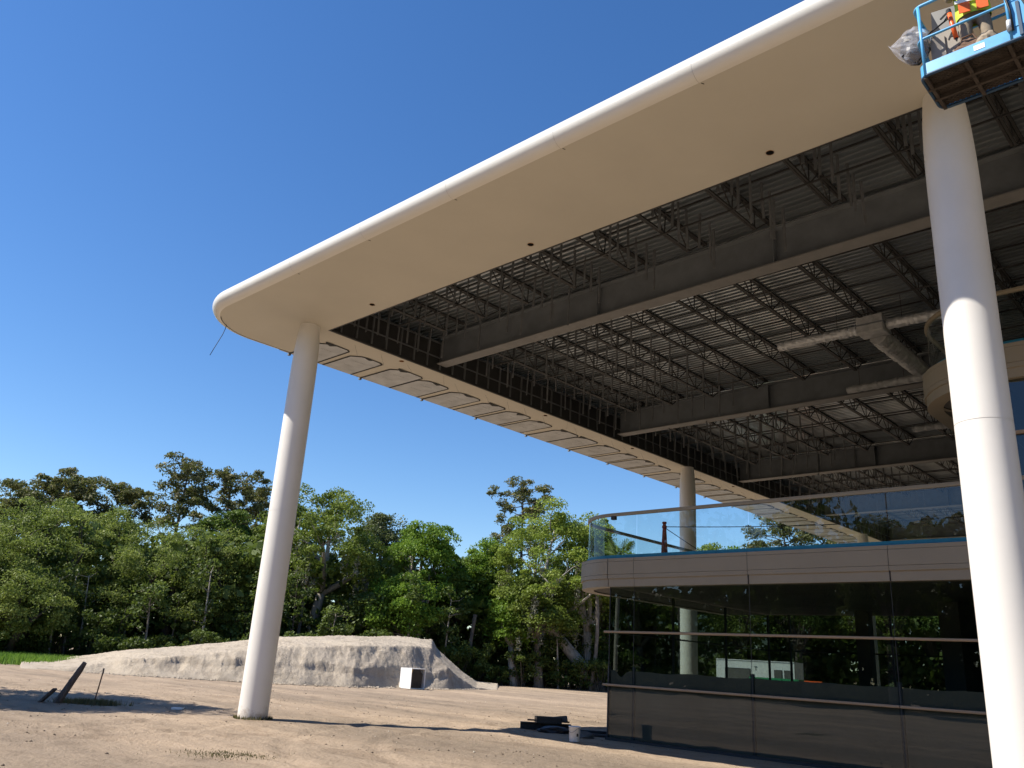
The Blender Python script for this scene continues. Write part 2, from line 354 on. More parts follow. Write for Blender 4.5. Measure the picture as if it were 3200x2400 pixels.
V = np.stack([XX.ravel(), YY.ravel(), hz.ravel()], 1); I = np.arange(A2.size).reshape(A2.shape)
Fq = np.stack([I[:-1, :-1].ravel(), I[1:, :-1].ravel(), I[1:, 1:].ravel(), I[:-1, 1:].ravel()], 1)
o = link('sand_mound', np_mesh('sand_mound', V, Fq, smooth=True), 'sand'); tag(o, 'long grey-tan heap of shell sand in front of the trees', 'mound', kind='structure')

# ---------------------------------------------------------------- canopy roof
ZS = 11.276; NR = 0.255; RX0, RY0, RX1, RY1 = -23.8, 10.36, 22.0, 79.0; RC = 1.9
IX0, IY0, IX1, IY1 = -21.0, 13.27, 19.0, 76.0; ZD = 12.62
canopy = empty('canopy_building', (-21.19, 12.75, 0))
CP = Vector((21.19, -12.75, 0))
tag(canopy, 'huge flat canopy with rounded white edge, tan soffit and exposed steel, on pale columns', 'building')
def cb(mb, name, mat, smooth=False, parent=canopy):
    o = mb.build(name, mat, parent, smooth)
    if parent == canopy: o.location = CP
    return o
def arc(cx, cy, r, a0, a1, n):
    return [(cx + r * math.cos(R(a)), cy + r * math.sin(R(a)), math.cos(R(a)), math.sin(R(a))) for a in np.linspace(a0, a1, n)]
corner = arc(RX0 + RC, RY0 + RC, RC, 180, 270, 25)
# soffit sheet with an opening and the holes of the downlights
lights = [(-6.09, 12.92), (-12.19, 12.90), (-18.23, 12.85), (-21.45, 16.42), (-21.45, 23.87), (-21.45, 29.85), (-21.45, 38.9), (-0.1, 12.92), (6.0, 12.92)]
lights = [(x if x > -21.3 else -21.2, y) for x, y in lights]
bm = bmesh.new()
def loop(pts, z):
    vs = [bm.verts.new((x, y, z)) for x, y in pts]
    return [bm.edges.new((vs[i], vs[(i + 1) % len(vs)])) for i in range(len(vs))]
outer = [(p[0], p[1]) for p in corner] + [(RX1, RY0), (RX1, RY1), (RX0, RY1)]
E = loop(outer, ZS) + loop([(IX0, IY0), (IX1, IY0), (IX1, IY1), (IX0, IY1)], ZS)
for lx, ly in lights: E += loop([(lx + .075 * math.cos(a), ly + .075 * math.sin(a)) for a in np.linspace(0, 2 * math.pi, 14, endpoint=False)], ZS)
bmesh.ops.triangle_fill(bm, edges=E, use_beauty=True)
me = bpy.data.meshes.new('soffit'); bm.to_mesh(me); bm.free()
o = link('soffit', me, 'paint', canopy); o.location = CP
for lx, ly in lights:
    lite = cb(MB().lathe([(0.085, ZS - .006), (0.085, ZS + .002), (0.074, ZS + .002), (0.074, ZS - .006)], 16, (lx, ly), False, False), 'downlight', 'copper')
    MB().lathe([(0.074, ZS + .0), (0.068, ZS + .14)], 16, (lx, ly), False, True).build('can', 'copper' if ly == 16.42 else 'dark', lite)
# rounded edge: separate panels with open joints
prof = [(NR * math.cos(R(a)), ZS + NR + NR * math.sin(R(a))) for a in np.linspace(-90, 90, 19)]
GAP = 0.0018
xs = [-18.29, -15.24, -12.19, -9.14, -6.09, -3.04, 0.01, 3.06, 6.11, 9.16, 12.21, 15.26, 18.31, RX1]
start = RX0 + RC
def straight(x0, x1): return [(x0, RY0, 0, -1), (x1, RY0, 0, -1)]
cpath = [(RX0, 13.3, -1, 0)] + corner + [(xs[0] - GAP, RY0, 0, -1)]
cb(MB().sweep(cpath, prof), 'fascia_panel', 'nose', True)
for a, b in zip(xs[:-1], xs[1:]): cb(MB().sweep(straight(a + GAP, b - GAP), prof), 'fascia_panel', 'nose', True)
for k, a in enumerate(xs[:-1]):
    cb(MB().bar((a + .03, RY0 + .0 + .02, ZS - .004), (a + .055, RY0 + .075, ZS - .004), .012, .006), 'clip_mark', 'dark')
# open reveal round the corner and the left edge
gp = [(x + nx * -0.03, y + ny * -0.03, nx, ny) for x, y, nx, ny in [(RX0, 14.6, -1, 0), (RX0, 12.5, -1, 0)] + corner[:17]]
cb(MB().sweep(gp, [(0.012, ZS - .004), (-0.012, ZS - .004), (-0.012, ZS - .001)]), 'reveal_gap', 'dark')
# unfinished left edge: bare edge board
cb(MB().box(RX0 - .06, RX0 - .002, 13.32, RY1, ZS - .01, ZS + .48), 'edge_board', 'board')
# roof covering
topp = [(RX0, RY1)] + [(p[0], p[1]) for p in corner] + [(RX1, RY0), (RX1, RY1)]
mb = MB(); n_ = len(topp); cxm, cym = 0, 45
ins = [(min(max(x, RX0 + 2.2), RX1 - .1), min(max(y, RY0 + 2.2), RY1 - .1)) for x, y in topp]
mb.add([(x, y, ZS + 2 * NR) for x, y in topp] + [(x, y, 12.95) for x, y in ins],
       [(i, i + 1, n_ + i + 1, n_ + i) for i in range(n_ - 1)] + [tuple(range(n_, 2 * n_))])
cb(mb, 'roof_covering', 'concrete')
# corrugated deck, ribs along x
mb = MB(); pit = 0.2032; y = RY0 + 1.2; pr = []
while y < RY1 - .5:
    pr += [(y, ZD), (y + .070, ZD), (y + .078, ZD + .085), (y + .195, ZD + .085)]; y += pit
vs = []; fs = []
for i, (yy, zz) in enumerate(pr):
    vs += [(RX0 + .6, yy, zz), (RX1 - .5, yy, zz)]
    if i: fs.append((2 * i - 2, 2 * i - 1, 2 * i + 1, 2 * i))
cb(MB().add(vs, fs), 'roof_deck', 'deck')
# girders along x
BY = [17.68, 28.45, 39.0, 49.55, 60.1, 70.6]
for k, by in enumerate(BY):
    yl = by + (0.18 if k == 0 else 0)              # the first girder is a little out of square
    def brd(x, dy, z): return (x, by + dy + (0.22 * (-(x + 4.7) / 16.1) if k == 0 else 0), z)
    g = empty('beam'); g.parent = canopy; g.location = CP
    for nm, z0, z1, hw, mt in (('bottom_flange', 11.49, 11.525, .225, 'beamflange'), ('web', 11.525, 12.47, .012, 'steel'), ('top_flange', 12.47, 12.505, .2, 'steel')):
        q = [(brd(x, s * hw, z)) for z in (z0, z1) for x, s in ((-20.85, -1), (19, -1), (19, 1), (-20.85, 1))]
        MB().add(q, [(0, 3, 2, 1), (4, 5, 6, 7), (0, 1, 5, 4), (1, 2, 6, 5), (2, 3, 7, 6), (3, 0, 4, 7)]).build(nm, mt, g)
    for x in np.arange(-13.85, 18, 5.55):
        p = brd(x, 0, 0)
        for s in (-1, 1): MB().box(p[0] - .008, p[0] + .008, p[1] + (s * .105 - .09), p[1] + (s * .105 + .09), 11.53, 12.465).build('stiffener', 'steel', g)
# perimeter edge beam behind the left soffit, and trims
cb(MB().box(-21.02, -20.99, 13.4, 75.9, ZS + .05, 12.32), 'bulkhead', 'steel_dark')
mb = MB()
for i in range(104):
    yy = 13.7 + .6 * i; mb.box(-20.985, -20.93, yy, yy + .05, ZS + .08, 12.3 + .3 * (i % 3 == 0))
for zz in (11.75, 12.3): mb.box(-20.928, -20.905, 13.5, 75.9, zz, zz + .045)
o = cb(mb, 'bulkhead_framing', 'stud'); o['kind'] = 'stuff'
cb(MB().box(-20.99, -20.93, 13.27, 75.9, ZS + .004, ZS + .075), 'edge_angle', 'steel_dark')
cb(MB().box(-20.93, 19, 13.27, 13.33, ZS + .004, ZS + .075), 'edge_angle', 'steel_dark')
# open web joists along y
def joist_mesh(L, name, depth=0.56, end=0.85):
    mb = MB(); zt = -0.03; zb = -depth
    for s in (-1, 1):
        mb.bar((s * .035, 0, zt), (s * .035, L, zt), .055, .055)
        mb.bar((s * .03, end, zb), (s * .03, L - end, zb), .048, .048)
    n = max(2, int(round((L - 2 * end) / 1.2))); st = (L - 2 * end) / n
    mb.bar((0, .12, zt), (0, end, zb), .03, .03); mb.bar((0, L - .12, zt), (0, L - end, zb), .03, .03)
    for i in range(n):
        y0 = end + i * st
        mb.bar((0, y0, zb), (0, y0 + st / 2, zt), .026, .026); mb.bar((0, y0 + st / 2, zt), (0, y0 + st, zb), .026, .026)
        mb.bar((0, y0, zb), (0, y0 + 0.04, zt), .024, .024)
    mb.bar((0, L - end, zb), (0, L - end, zt), .024, .024)
    return mb.mesh(name)
jx = [-19.42 + 1.85 * i for i in range(21)]
bays = [(11.4, 17.5)] + [(BY[i] + .2, BY[i + 1] - .2) for i in range(5)]
for k, (y0, y1) in enumerate(bays):
    jm = joist_mesh(y1 - y0, 'joist'); jm.materials.append(MT['steel_dark'])
    for x in jx:
        if k > 2 and x > 2: continue
        o = link('joist', jm, None, canopy); o.location = CP + Vector((x, y0, ZD))
# bridging rods across the joists
brm = MB().bar((0, 0, 0), (39, 0, 0), .035, .035).mesh('bridging'); brm.materials.append(MT['steel_dark'])
for y0, y1 in bays:
    nb = 4 if y1 - y0 > 8 else 2
    for i in range(nb):
        yy = y0 + (y1 - y0) * (i + 1) / (nb + 1)
        for zz in (ZD - .055, ZD - .60):
            o = link('bridging', brm, None, canopy); o.location = CP + Vector((-20.4, yy, zz))
# hanging framing studs
stm = []
for L in (0.75, 0.95, 1.10, 1.22):
    mb = MB()
    mb.box(-.03, .03, -.002, .002, -L, 0).box(-.03, -.026, .002, .03, -L, 0).box(.026, .03, .002, .03, -L, 0)
    me = mb.mesh('stud'); me.materials.append(MT['stud']); stm.append(me)
def stud(x, y, k, tilt=0.0):
    o = link('stud', stm[k], None, canopy); o.location = CP + Vector((x, y, ZD - .01)); o.rotation_euler = (tilt, random.uniform(-.03, .03), random.uniform(-.6, .6))
for i in range(13):
    for j in range(9):
        yy = 13.5 + .43 * j + random.uniform(-.05, .05)
        if yy > 17.35: continue
        stud(-20.5 + 1.83 * i + random.uniform(-.08, .08), yy, random.choice((2, 2, 3, 1)), random.uniform(-.02, .02))
for i in range(7):
    y = 17.4 + (i % 2) * .45
    while y < 49:
        if not any(abs(y - b) < .03 for b in BY): stud(-20.3 + .92 * i, y + random.uniform(-.06, .06), random.choice((2, 3, 3, 2)) if y % 10.5 < 9.8 else 3, random.uniform(-.02, .02))
        y += 1.02 + 0.004 * y
# grey membrane boards on the unfinished left soffit
pj = [(13.72, 14.80)]; y = 15.05
for s_, g_ in [(1.2, .44), (1.32, .02), (1.32, .30), (1.36, .27), (1.08, .22), (1.25, .20)] * 8:
    pj.append((y, y + s_)); y += s_ + g_
    if y > 72: break
for k, (a, b) in enumerate(pj):
    c = 0.30; rr = random.Random(k); x1 = -21.92 + rr.uniform(-.06, .06); x0 = -23.83
    edge = [(x0, a), (x0, b), (x1 - c * .3, b), (x1, b - .12), (x1 + .02, (a + b) / 2), (x1 - .03, a + c), (x1 - c, a + .02)]
    z = ZS - .014
    bd = cb(MB().add([(x, yy, z) for x, yy in edge] + [(x, yy, ZS - .002) for x, yy in edge],
              [tuple(range(len(edge)))] + [(i, (i + 1) % len(edge), len(edge) + (i + 1) % len(edge), len(edge) + i) for i in range(len(edge))]), 'membrane_board', 'board')
    t = MB()
    loopp = edge[1:] + [edge[0]]
    for (xa, ya), (xb, yb) in zip(loopp[:-1], loopp[1:]):
        t.bar((xa, ya, z - .003), (xb, yb, z - .003), .035 + rr.uniform(0, .03), .01)
    # torn flap of black tape at the inner edge
    fy = a + (b - a) * rr.uniform(.15, .6); fw = rr.uniform(.15, .32)
    t.add([(x1 + .05, fy - fw, z - .007), (x1 + .04, fy + fw, z - .007), (x1 - .08, fy + fw * .7, z - .007), (x1 - .12 - rr.uniform(0, .14), fy + rr.uniform(-.1, .1), z - .007), (x1 - .06, fy - fw * .8, z - .007)], [(0, 1, 2, 3, 4)])
    t.build('tape', 'dark', bd)
    lt = MB()                                              # small printed marks on the boards
    for row in (.38, .68):
        for q in range(7):
            yy = a + (b - a) * (.32 + .055 * q); xx = x0 + (x1 - x0) * row + rr.uniform(-.02, .02)
            lt.bar((xx, yy, z - .003), (xx + rr.uniform(.03, .08), yy + rr.uniform(-.02, .03), z - .003), .008, .002)
    lt.build('printed_mark', 'steel', bd)['kind'] = 'stuff'
    if k % 2 == 0: cb(MB().box(x0 - .1, x0 - .0, a - .03, a + .05, ZS - .07, ZS - .012), 'bracket', 'steel')
# fine hanger wires along the tan strip
for i in range(26):
    y = 14.6 + i * 1.15 + random.uniform(-.3, .3)
    cb(MB().tube([(-21.1 + random.uniform(-.35, .05), y, ZS - .0), (-21.1, y + .03, ZS - random.uniform(.25, .5))], .003, 4), 'hanger_wire', 'stud')
# columns
def column(x, y):
    g = empty('column'); g.parent = canopy; g.location = CP
    MB().lathe([(.392, -.25), (.392, 0), (.389, 2.7), (.386, 5.501)], 72, (x, y), False, False).build('lower_shaft', 'column', g, True)
    MB().lathe([(.386, 5.509), (.385, 8.0), (.383, 9.6), (.378, 10.0), (.371, 10.3), (.360, 10.55), (.345, 10.8), (.328, 11.0), (.312, 11.15), (.300, 11.275)], 72, (x, y), False, False).build('upper_shaft', 'column', g, True)
    MB().lathe([(.380, 5.47), (.380, 5.54)], 72, (x, y), False, False).build('joint', 'column', g, True)
for c_ in ((-21.19, 12.75), (-3.115, 13.2), (-21.05, 34.2), (-21.05, 55.65), (15.1, 13.2)): column(*c_)
# loose cable hanging from the soffit corner
cab = MB().tube([(-23.33, 11.10, 11.285), (-23.34, 11.09, 11.14), (-23.36, 11.05, 10.95), (-23.40, 10.98, 10.72), (-23.46, 10.90, 10.45), (-23.52, 10.84, 10.22)], .011, 6).build('cable', 'wire', None, True)
tag(cab, 'loose black cable dangling from the rounded soffit corner', 'cable')

# ---------------------------------------------------------------- glass building
gb = empty('glass_building', (-14.66, 19.67, 0))
GP = Vector((14.66, -19.67, 0))
tag(gb, 'dark tinted glass building with tan fascia bands and glass-railed terraces under the canopy', 'building')
def gbd(mb, name, mat, smooth=False, parent=gb):
    o = mb.build(name, mat, parent, smooth)
    if parent == gb: o.location = GP
    return o
GX0, GY, GX1, GYB = -14.66, 19.67, 13.0, 29.2
vx = [GX0, -13.84, -10.35, -6.90, -3.45, 0.0, 3.45, 6.9, 10.35, GX1]
vy = [GY, 22.9, 26.1, GYB]
rows = [(0.07, 1.385), (1.40, 2.785), (2.80, 4.03)]
def pane(a, b, z0, z1):
    d = Vector((b[0] - a[0], b[1] - a[1], 0)).normalized(); a = Vector((*a, 0)) + d * .008; b = Vector((*b, 0)) - d * .008
    gbd(MB().add([(a.x, a.y, z0), (b.x, b.y, z0), (b.x, b.y, z1), (a.x, a.y, z1)], [(0, 1, 2, 3)]), 'glass_pane', 'glass')
for (a, b) in zip(vx[:-1], vx[1:]):
    for z0, z1 in rows: pane((a, GY), (b, GY), z0, z1)
    for z0, z1 in rows[1:]: pane((b, GYB), (a, GYB), z0, z1)
for (a, b) in zip(vy[:-1], vy[1:]):
    for z0, z1 in rows: pane((GX0, b), (GX0, a), z0, z1)
for x in vx:
    gbd(MB().box(x - .045, x + .045, GY + .012, GY + .06, 0.07, 1.9), 'vertical_mullion', 'gasket')
    gbd(MB().box(x - .006, x + .006, GY - .004, GY + .004, 1.9, 4.03), 'glass_joint', 'dkframe')
    gbd(MB().box(x - .03, x + .03, GYB - .05, GYB + .02, 0, 4.03), 'vertical_mullion', 'dkframe')
for y in vy[1:-1]: gbd(MB().box(GX0 - .01, GX0 + .05, y - .03, y + .03, 0, 4.03), 'vertical_mullion', 'dkframe')
gbd(MB().box(GX0 - .012, GX0 + .012, GY - .012, GY + .012, 0.07, 4.03), 'corner_post', 'dkframe')
for z in (1.385, 2.785):
    for a, b in zip([GX0 - .16] + vx[2:-1], vx[2:]):
        bevel(gbd(MB().box(a + .003, b - .003, GY - .085, GY - .006, z - .012, z + .05), 'horizontal_mullion', 'tan_mullion'), .02, 3)
    gbd(MB().box(GX0 - .06, GX0 - .006, GY, GYB, z - .0, z + .045), 'horizontal_mullion', 'dkframe')
    gbd(MB().box(GX0, GX1, GYB + .004, GYB + .06, z, z + .045), 'horizontal_mullion', 'dkframe')
gbd(MB().box(GX0 - .05, GX1, GY - .05, GY + .05, -.2, 0.065), 'base_sill', 'dkframe')
gbd(MB().box(GX0 - .045, GX0 + .05, GY + .05, GYB, -.2, 0.065), 'base_sill', 'dkframe')
# brown protective paper behind the lower glass, torn along the top
for k, (a, b) in enumerate(zip(vx[:-1], vx[1:])):
    n = 14; rr = random.Random(k + 3); top_ = []
    for i in range(n + 1):
        x = a + .05 + (b - a - .10) * i / n; z = 1.79 + rr.uniform(-.010, .010) + .012 * math.sin(i * .9 + k)
        if k == 0 and 3 <= i <= 11: z -= .17 * (1 - abs(i - 7) / 4.5)
        top_.append((x, GY + .03, z))
    bot_ = [(x, y, .075) for x, y, z in top_]
    gbd(MB().add(bot_ + top_, [(i, i + 1, n + 2 + i, n + 1 + i) for i in range(n)]), 'protective_paper', 'film')
gbd(MB().add([(GX0 + .03, GY + .05, .07), (GX0 + .03, GYB, .07), (GX0 + .03, GYB, 1.5), (GX0 + .03, GY + .05, 1.5)], [(0, 1, 2, 3)]), 'protective_paper', 'film')
gbd(MB().box(GX0 + .06, GX1, GY + .07, GYB - .06, -.2, .03), 'floor_slab', 'concrete')
gbd(MB().box(GX1, GX1 + .2, GY - .02, GYB, -.2, 4.03), 'end_wall', 'interior')
for x, y in ((-10.6, 27.6), (-5.5, 27.6), (-0.5, 27.6)): gbd(MB().box(x - .2, x + .2, y - .2, y + .2, .03, 4.03), 'interior_column', 'interior')
gbd(MB().box(-7.4, -6.9, 24.4, 29.0, .03, 4.03), 'core_wall', 'interior'); gbd(MB().box(-6.9, 12.9, 28.6, 29.0, .03, 4.03), 'core_wall', 'interior')
# terrace slabs: stepped tan fascia with a rounded corner
def terrace(x0, y0, x1, y1, zb, rad, joints, yjoint, plat=True):
    cx, cy = x0, y0 + rad                                    # centre of the rounded corner; the front is straight right of x0
    def path(off, a0, a1):                                   # a0, a1: arc length runs 0 at the left-back
        P = [(cx - rad, y1, -1, 0), (cx - rad, cy, -1, 0)] + arc(cx, cy, rad, 180, 270, 21)[1:] + [(x1, y0, 0, -1)]
        return [(x + nx * off, y + ny * off, nx, ny) for x, y, nx, ny in P]
    def seg(xa, xb): return [(xa, y0, 0, -1), (xb, y0, 0, -1)]
    bands = [('lower_fascia_panel', zb, zb + .222, -.045), ('fascia_panel', zb + .222, zb + .330, .0), ('fascia_panel', zb + .338, zb + .690, .0), ('cap_panel', zb + .698, zb + .785, -.004)]
    for nm, z0, z1, off in bands:
        pf = [(off - .35, z0), (off, z0), (off, z1), (off - .35, z1)]
        g = .006
        gbd(MB().sweep([(cx - rad, y1, -1, 0), (cx - rad, cy + .0, -1, 0)], pf), nm, 'tan')
        gbd(MB().sweep(arc(cx, cy, rad, 180.3, 269.6, 21), pf), nm, 'tan', False)
        edges = [x0] + joints + [x1]
        for a, b in zip(edges[:-1], edges[1:]): gbd(MB().sweep(seg(a + g, b - g), pf), nm, 'tan')
    for j in joints[1:]: gbd(MB().box(j - .012, j + .012, y0 + .03, y0 + .06, zb, zb + .22), 'joint_recess', 'dark')
    # dark backing, deck and ceiling
    ring = [(x - nx * .10, y - ny * .10) for x, y, nx, ny in path(0, 0, 0)]
    pts = ring + [(x1, y1)]
    gbd(MB().add([(x, y, zb + .10) for x, y in pts] + [(x, y, zb + .70) for x, y in pts], [tuple(range(len(pts)))[::-1], tuple(range(len(pts), 2 * len(pts)))] + [(i, (i + 1) % len(pts), len(pts) + (i + 1) % len(pts), len(pts) + i) for i in range(len(pts))]), 'slab', 'interior')
    ring2 = [(x - nx * .34, y - ny * .34) for x, y, nx, ny in path(0, 0, 0)] + [(x1, y1)]
    gbd(MB().add([(x, y, zb + .03) for x, y in ring2], [tuple(range(len(ring2)))]), 'terrace_soffit', 'interior')
    # teal film strip, glass panels, rail
    rp = path(-.2, 0, 0)
    gbd(MB().sweep(rp, [(-.03, zb + .70), (.035, zb + .70), (.035, zb + .90), (-.03, zb + .90)]), 'glass_shoe', 'teal')
    zr = zb + 2.03
    gbd(MB().sweep(rp, [(-.04, zr), (.04, zr), (.045, zr + .045), (.04, zr + .09), (-.04, zr + .09), (-.045, zr + .045), (-.04, zr)]), 'top_rail', 'tan')
    gl = [(zb + .90), zr - .0]
    def gp_(P): gbd(MB().sweep(P, [(0, gl[0]), (0, gl[1])]), 'rail_glass', 'railglass', True)
    A_ = arc(cx, cy, rad - .2, 180, 270, 21); gp_(A_)
    yy = cy
    while yy < y1 - .3:
        y2 = min(yy + 1.75, y1); gp_([(cx - rad + .2, y2 - .012, -1, 0), (cx - rad + .2, yy + .012, -1, 0)]); yy = y2
    xx = x0
    e2 = [x0, x0 + .85] if joints[0] > x0 + .3 else [x0]
    while e2[-1] < x1 - .5: e2.append(min(e2[-1] + 3.47, x1))
    for a, b in zip(e2[:-1], e2[1:]): gp_([(a + .012, y0 + .2, 0, -1), (b - .012, y0 + .2, 0, -1)])
    gbd(MB().box(x0 - .03, x0 + .10, y0 + .14, y0 + .26, zr - .10, zr - .002), 'rail_clamp', 'dkframe')
terrace(-14.65, 19.5, 13.0, 29.6, 4.03, 2.0, [-13.76, -10.30, -6.85, -3.4, .05, 3.5, 6.95, 10.4], 0)
terrace(-4.25, 19.5, 13.0, 40.0, 8.27, 2.0, [-3.4, .05, 3.5, 6.95, 10.4], 0)
# upper storey glass
ux = [-4.2, -3.45, 0.0, 3.45, 6.9, 10.35, GX1]
for a, b in zip(ux[:-1], ux[1:]):
    for z0, z1 in ((4.9, 5.66), (5.68, 7.06), (7.08, 8.30)): pane((a, GY), (b, GY), z0, z1)
for x in ux: gbd(MB().box(x - .01, x + .01, GY - .004, GY + .05, 4.9, 8.3), 'glass_joint', 'dkframe')
for z in (5.66, 7.06): gbd(MB().box(-4.4, GX1, GY - .085, GY - .006, z - .02, z + .05), 'horizontal_mullion', 'tan_mullion')
for a, b in ((GY, 23), (23, 26.5), (26.5, 30)):
    for z0, z1 in ((4.9, 7.06), (7.08, 8.3)): pane((-4.2, b), (-4.2, a), z0, z1)
gbd(MB().box(-4.1, GX1, 30, 30.2, 4.75, 8.3), 'core_wall', 'interior')
# disc recess under the rounded upper terrace
rec = gbd(MB().lathe([(.62, 8.28), (.60, 8.305)], 40, (-5.15, 21.0), False, True), 'soffit_recess', 'dark')
MB().lathe([(.62, 8.285), (.72, 8.275), (.72, 8.30), (.62, 8.30)], 40, (-5.15, 21.0), False, False).build('recess_trim', 'tan', rec)

# ---------------------------------------------------------------- things on the terrace
p = empty('stanchion', (-14.05, 21.5, 4.74))
tag(p, 'rust red tapered safety post standing on the terrace corner', 'post')
MB().lathe([(.13, 0), (.125, .06), (.062, 1.12), (.058, 1.2)], 10).build('shaft', 'red', p)
MB().lathe([(.05, 1.2), (.075, 1.23), (.07, 1.29), (.045, 1.31), (.05, 1.34), (.075, 1.37), (.06, 1.41)], 10).build('knob', 'red', p)
tag(MB().tube([(-14.05, 21.5, 6.0)] + [(-14.05 + 8.6 * t, 21.5 + .6 * t, 6.0 - .18 * t - .10 * math.sin(math.pi * t)) for t in np.linspace(.1, 1, 10)], .012, 6).build('safety_rope', 'wire', None, True),
    'dark safety rope strung level from the red post along the terrace', 'rope')
tag(MB().tube([(-14.05, 21.5, 5.98), (-13.5, 22.1, 5.5), (-12.95, 22.7, 5.06), (-12.6, 23.0, 4.75)], .012, 6).build('safety_rope', 'wire', None, True),
    'dark rope slanting from the red post down to the terrace deck', 'rope')

# ---------------------------------------------------------------- ducts below the deck
def duct(name, pts, r, mat, label, wob=.10, caps=None):
    P = []; pts = [Vector(q) for q in pts]
    for a, b in zip(pts[:-1], pts[1:]):
        n = max(2, int((b - a).length / .07))
        P += [a.lerp(b, i / n) for i in range(n)]
    P.append(pts[-1])
    rad = [r * (1 + random.uniform(-wob, wob)) for _ in P]
    root = empty(name, tuple(pts[0])); tag(root, label, 'duct')
    o = MB().tube(P, rad, 18, wob=wob * .5).build('wrapped_pipe', mat, root, False); o.location = -pts[0]
    hg = MB()
    for q in P[6::20]: hg.tube([q + Vector((0, 0, r * .9)), Vector((q.x, q.y, ZD))], .008, 4)
    h = hg.build('hanger_rod', 'steel_dark', root); h.location = -pts[0]; h['kind'] = 'stuff'
    return root
duct('insulated_duct', [(-11.0, 23.35, 11.78), (-8.5, 23.40, 11.78)], .145, 'foil', 'silver wrapped duct run left of the square plenum under the deck')
duct('insulated_duct', [(-7.7, 23.42, 11.78), (-5.6, 23.5, 11.78)], .145, 'foil', 'silver wrapped duct run between the square plenum and the near white column')
duct('insulated_duct', [(-8.1, 23.75, 11.62), (-8.05, 25.6, 11.58), (-8.0, 27.5, 11.55)], .26, 'foil_dull', 'wide dull wrapped duct hanging from the plenum, passing behind the rounded terrace', .09)
duct('insulated_duct', [(-10.3, 26.85, 11.2), (-8.9, 26.9, 11.22), (-7.4, 26.9, 11.22)], .125, 'foil_dull', 'thin wrapped duct with an open elbow below the second girder')
duct('insulated_duct', [(-10.15, 32.7, 11.25), (-8.7, 32.75, 11.25), (-7.2, 32.75, 11.25)], .125, 'foil_dull', 'short wrapped duct farthest back, seen beside the near column')
pl = empty('plenum_box', (-8.1, 23.4, 11.55)); tag(pl, 'square foil wrapped plenum box where the ducts meet', 'duct')
bevel(MB().box(-.38, .38, -.3, .3, .0, .52).build('box', 'foil_dull', pl), .03, 2)
MB().box(-.42, .42, -.34, .34, .22, .25).build('flange', 'steel', pl)

# ---------------------------------------------------------------- boom lift
LX, LY, LZ = -2.46, 9.53, 9.02; LW, LD = 1.95, .80
lift = empty('boom_lift', (9.0, 6.0, 0)); tag(lift, 'blue boom lift basket with mesh floor raised beside the near column', 'lift')
LP = Vector((-9.0, -6.0, 0))
def lf(mb, name, mat, smooth=False, parent=lift):
    o = mb.build(name, mat, parent, smooth)
    if parent == lift: o.location = LP
    return o
fl = MB()
for i in range(44):                                          # expanded metal floor: two diagonal families of strips
    x = LX + .03 + (LW + LD) * i / 43
    for sgn in (1, -1):
        a = (x, LY + .02) if sgn > 0 else (x, LY + LD - .02); b = (x - LD, LY + LD - .02) if sgn > 0 else (x - LD, LY + .02)
        p0, p1 = Vector(a), Vector(b); d = p1 - p0
        t0 = max(0, (p0.x - (LX + LW - .02)) / (p0.x - p1.x)); t1 = min(1, (p0.x - (LX + .02)) / (p0.x - p1.x))
        if t1 - t0 > .02: q0, q1 = p0 + d * t0, p0 + d * t1; fl.bar((q0.x, q0.y, LZ + .02), (q1.x, q1.y, LZ + .02), .012, .006)
o = lf(fl, 'mesh_floor', 'rust'); o['kind'] = 'stuff'
lf(MB().box(LX + .02, LX + LW - .02, LY + .02, LY + LD - .02, LZ + .028, LZ + .034), 'floor_plate', 'rust')
for x in np.linspace(LX + .05, LX + LW - .05, 5): lf(MB().box(x - .02, x + .02, LY + .01, LY + LD - .01, LZ - .035, LZ + .014), 'floor_joist', 'rust')
for y in (LY + LD * .36, LY + LD * .66): lf(MB().box(LX, LX + LW, y - .02, y + .02, LZ - .04, LZ - .036 + .05), 'floor_joist', 'rust')
def rpath(off, z, c=.10):
    x0, x1, y0, y1 = LX + off, LX + LW - off, LY + off, LY + LD - off; P = []
    for cx, cy, a0 in ((x0 + c, y0 + c, 180), (x1 - c, y0 + c, 270), (x1 - c, y1 - c, 0), (x0 + c, y1 - c, 90)):
        P += [(cx + c * math.cos(R(a)), cy + c * math.sin(R(a)), z) for a in np.linspace(a0, a0 + 90, 6)]
    return P + [P[0]]
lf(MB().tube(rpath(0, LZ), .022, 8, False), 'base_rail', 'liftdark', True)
lf(MB().tube(rpath(0, LZ + 1.06), .021, 8, False), 'top_rail', 'liftblue', True)
lf(MB().tube(rpath(0, LZ + .55), .017, 8, False), 'mid_rail', 'liftblue', True)
tb = [(x, y, 0, 0) for x, y, z in rpath(0, 0)]
mb = MB(); P = rpath(-.012, 0); n_ = len(P)
mb.add([(x, y, LZ + .01) for x, y, z in P] + [(x, y, LZ + .17) for x, y, z in P], [(i, i + 1, n_ + i + 1, n_ + i) for i in range(n_ - 1)])
lf(mb, 'toe_board', 'liftblue', True)
for x, y in ((LX + .06, LY + .0), (LX + 1.02, LY), (LX + LW - .06, LY), (LX + .06, LY + LD), (LX + 1.02, LY + LD), (LX + LW - .06, LY + LD), (LX, LY + LD * .5)):
    lf(MB().tube([(x, y, LZ), (x, y, LZ + 1.06)], .021, 8), 'post', 'liftblue', True)
lf(MB().box(LX + .62, LX + .74, LY - .016, LY - .014, LZ + .06, LZ + .13), 'sticker', 'white')
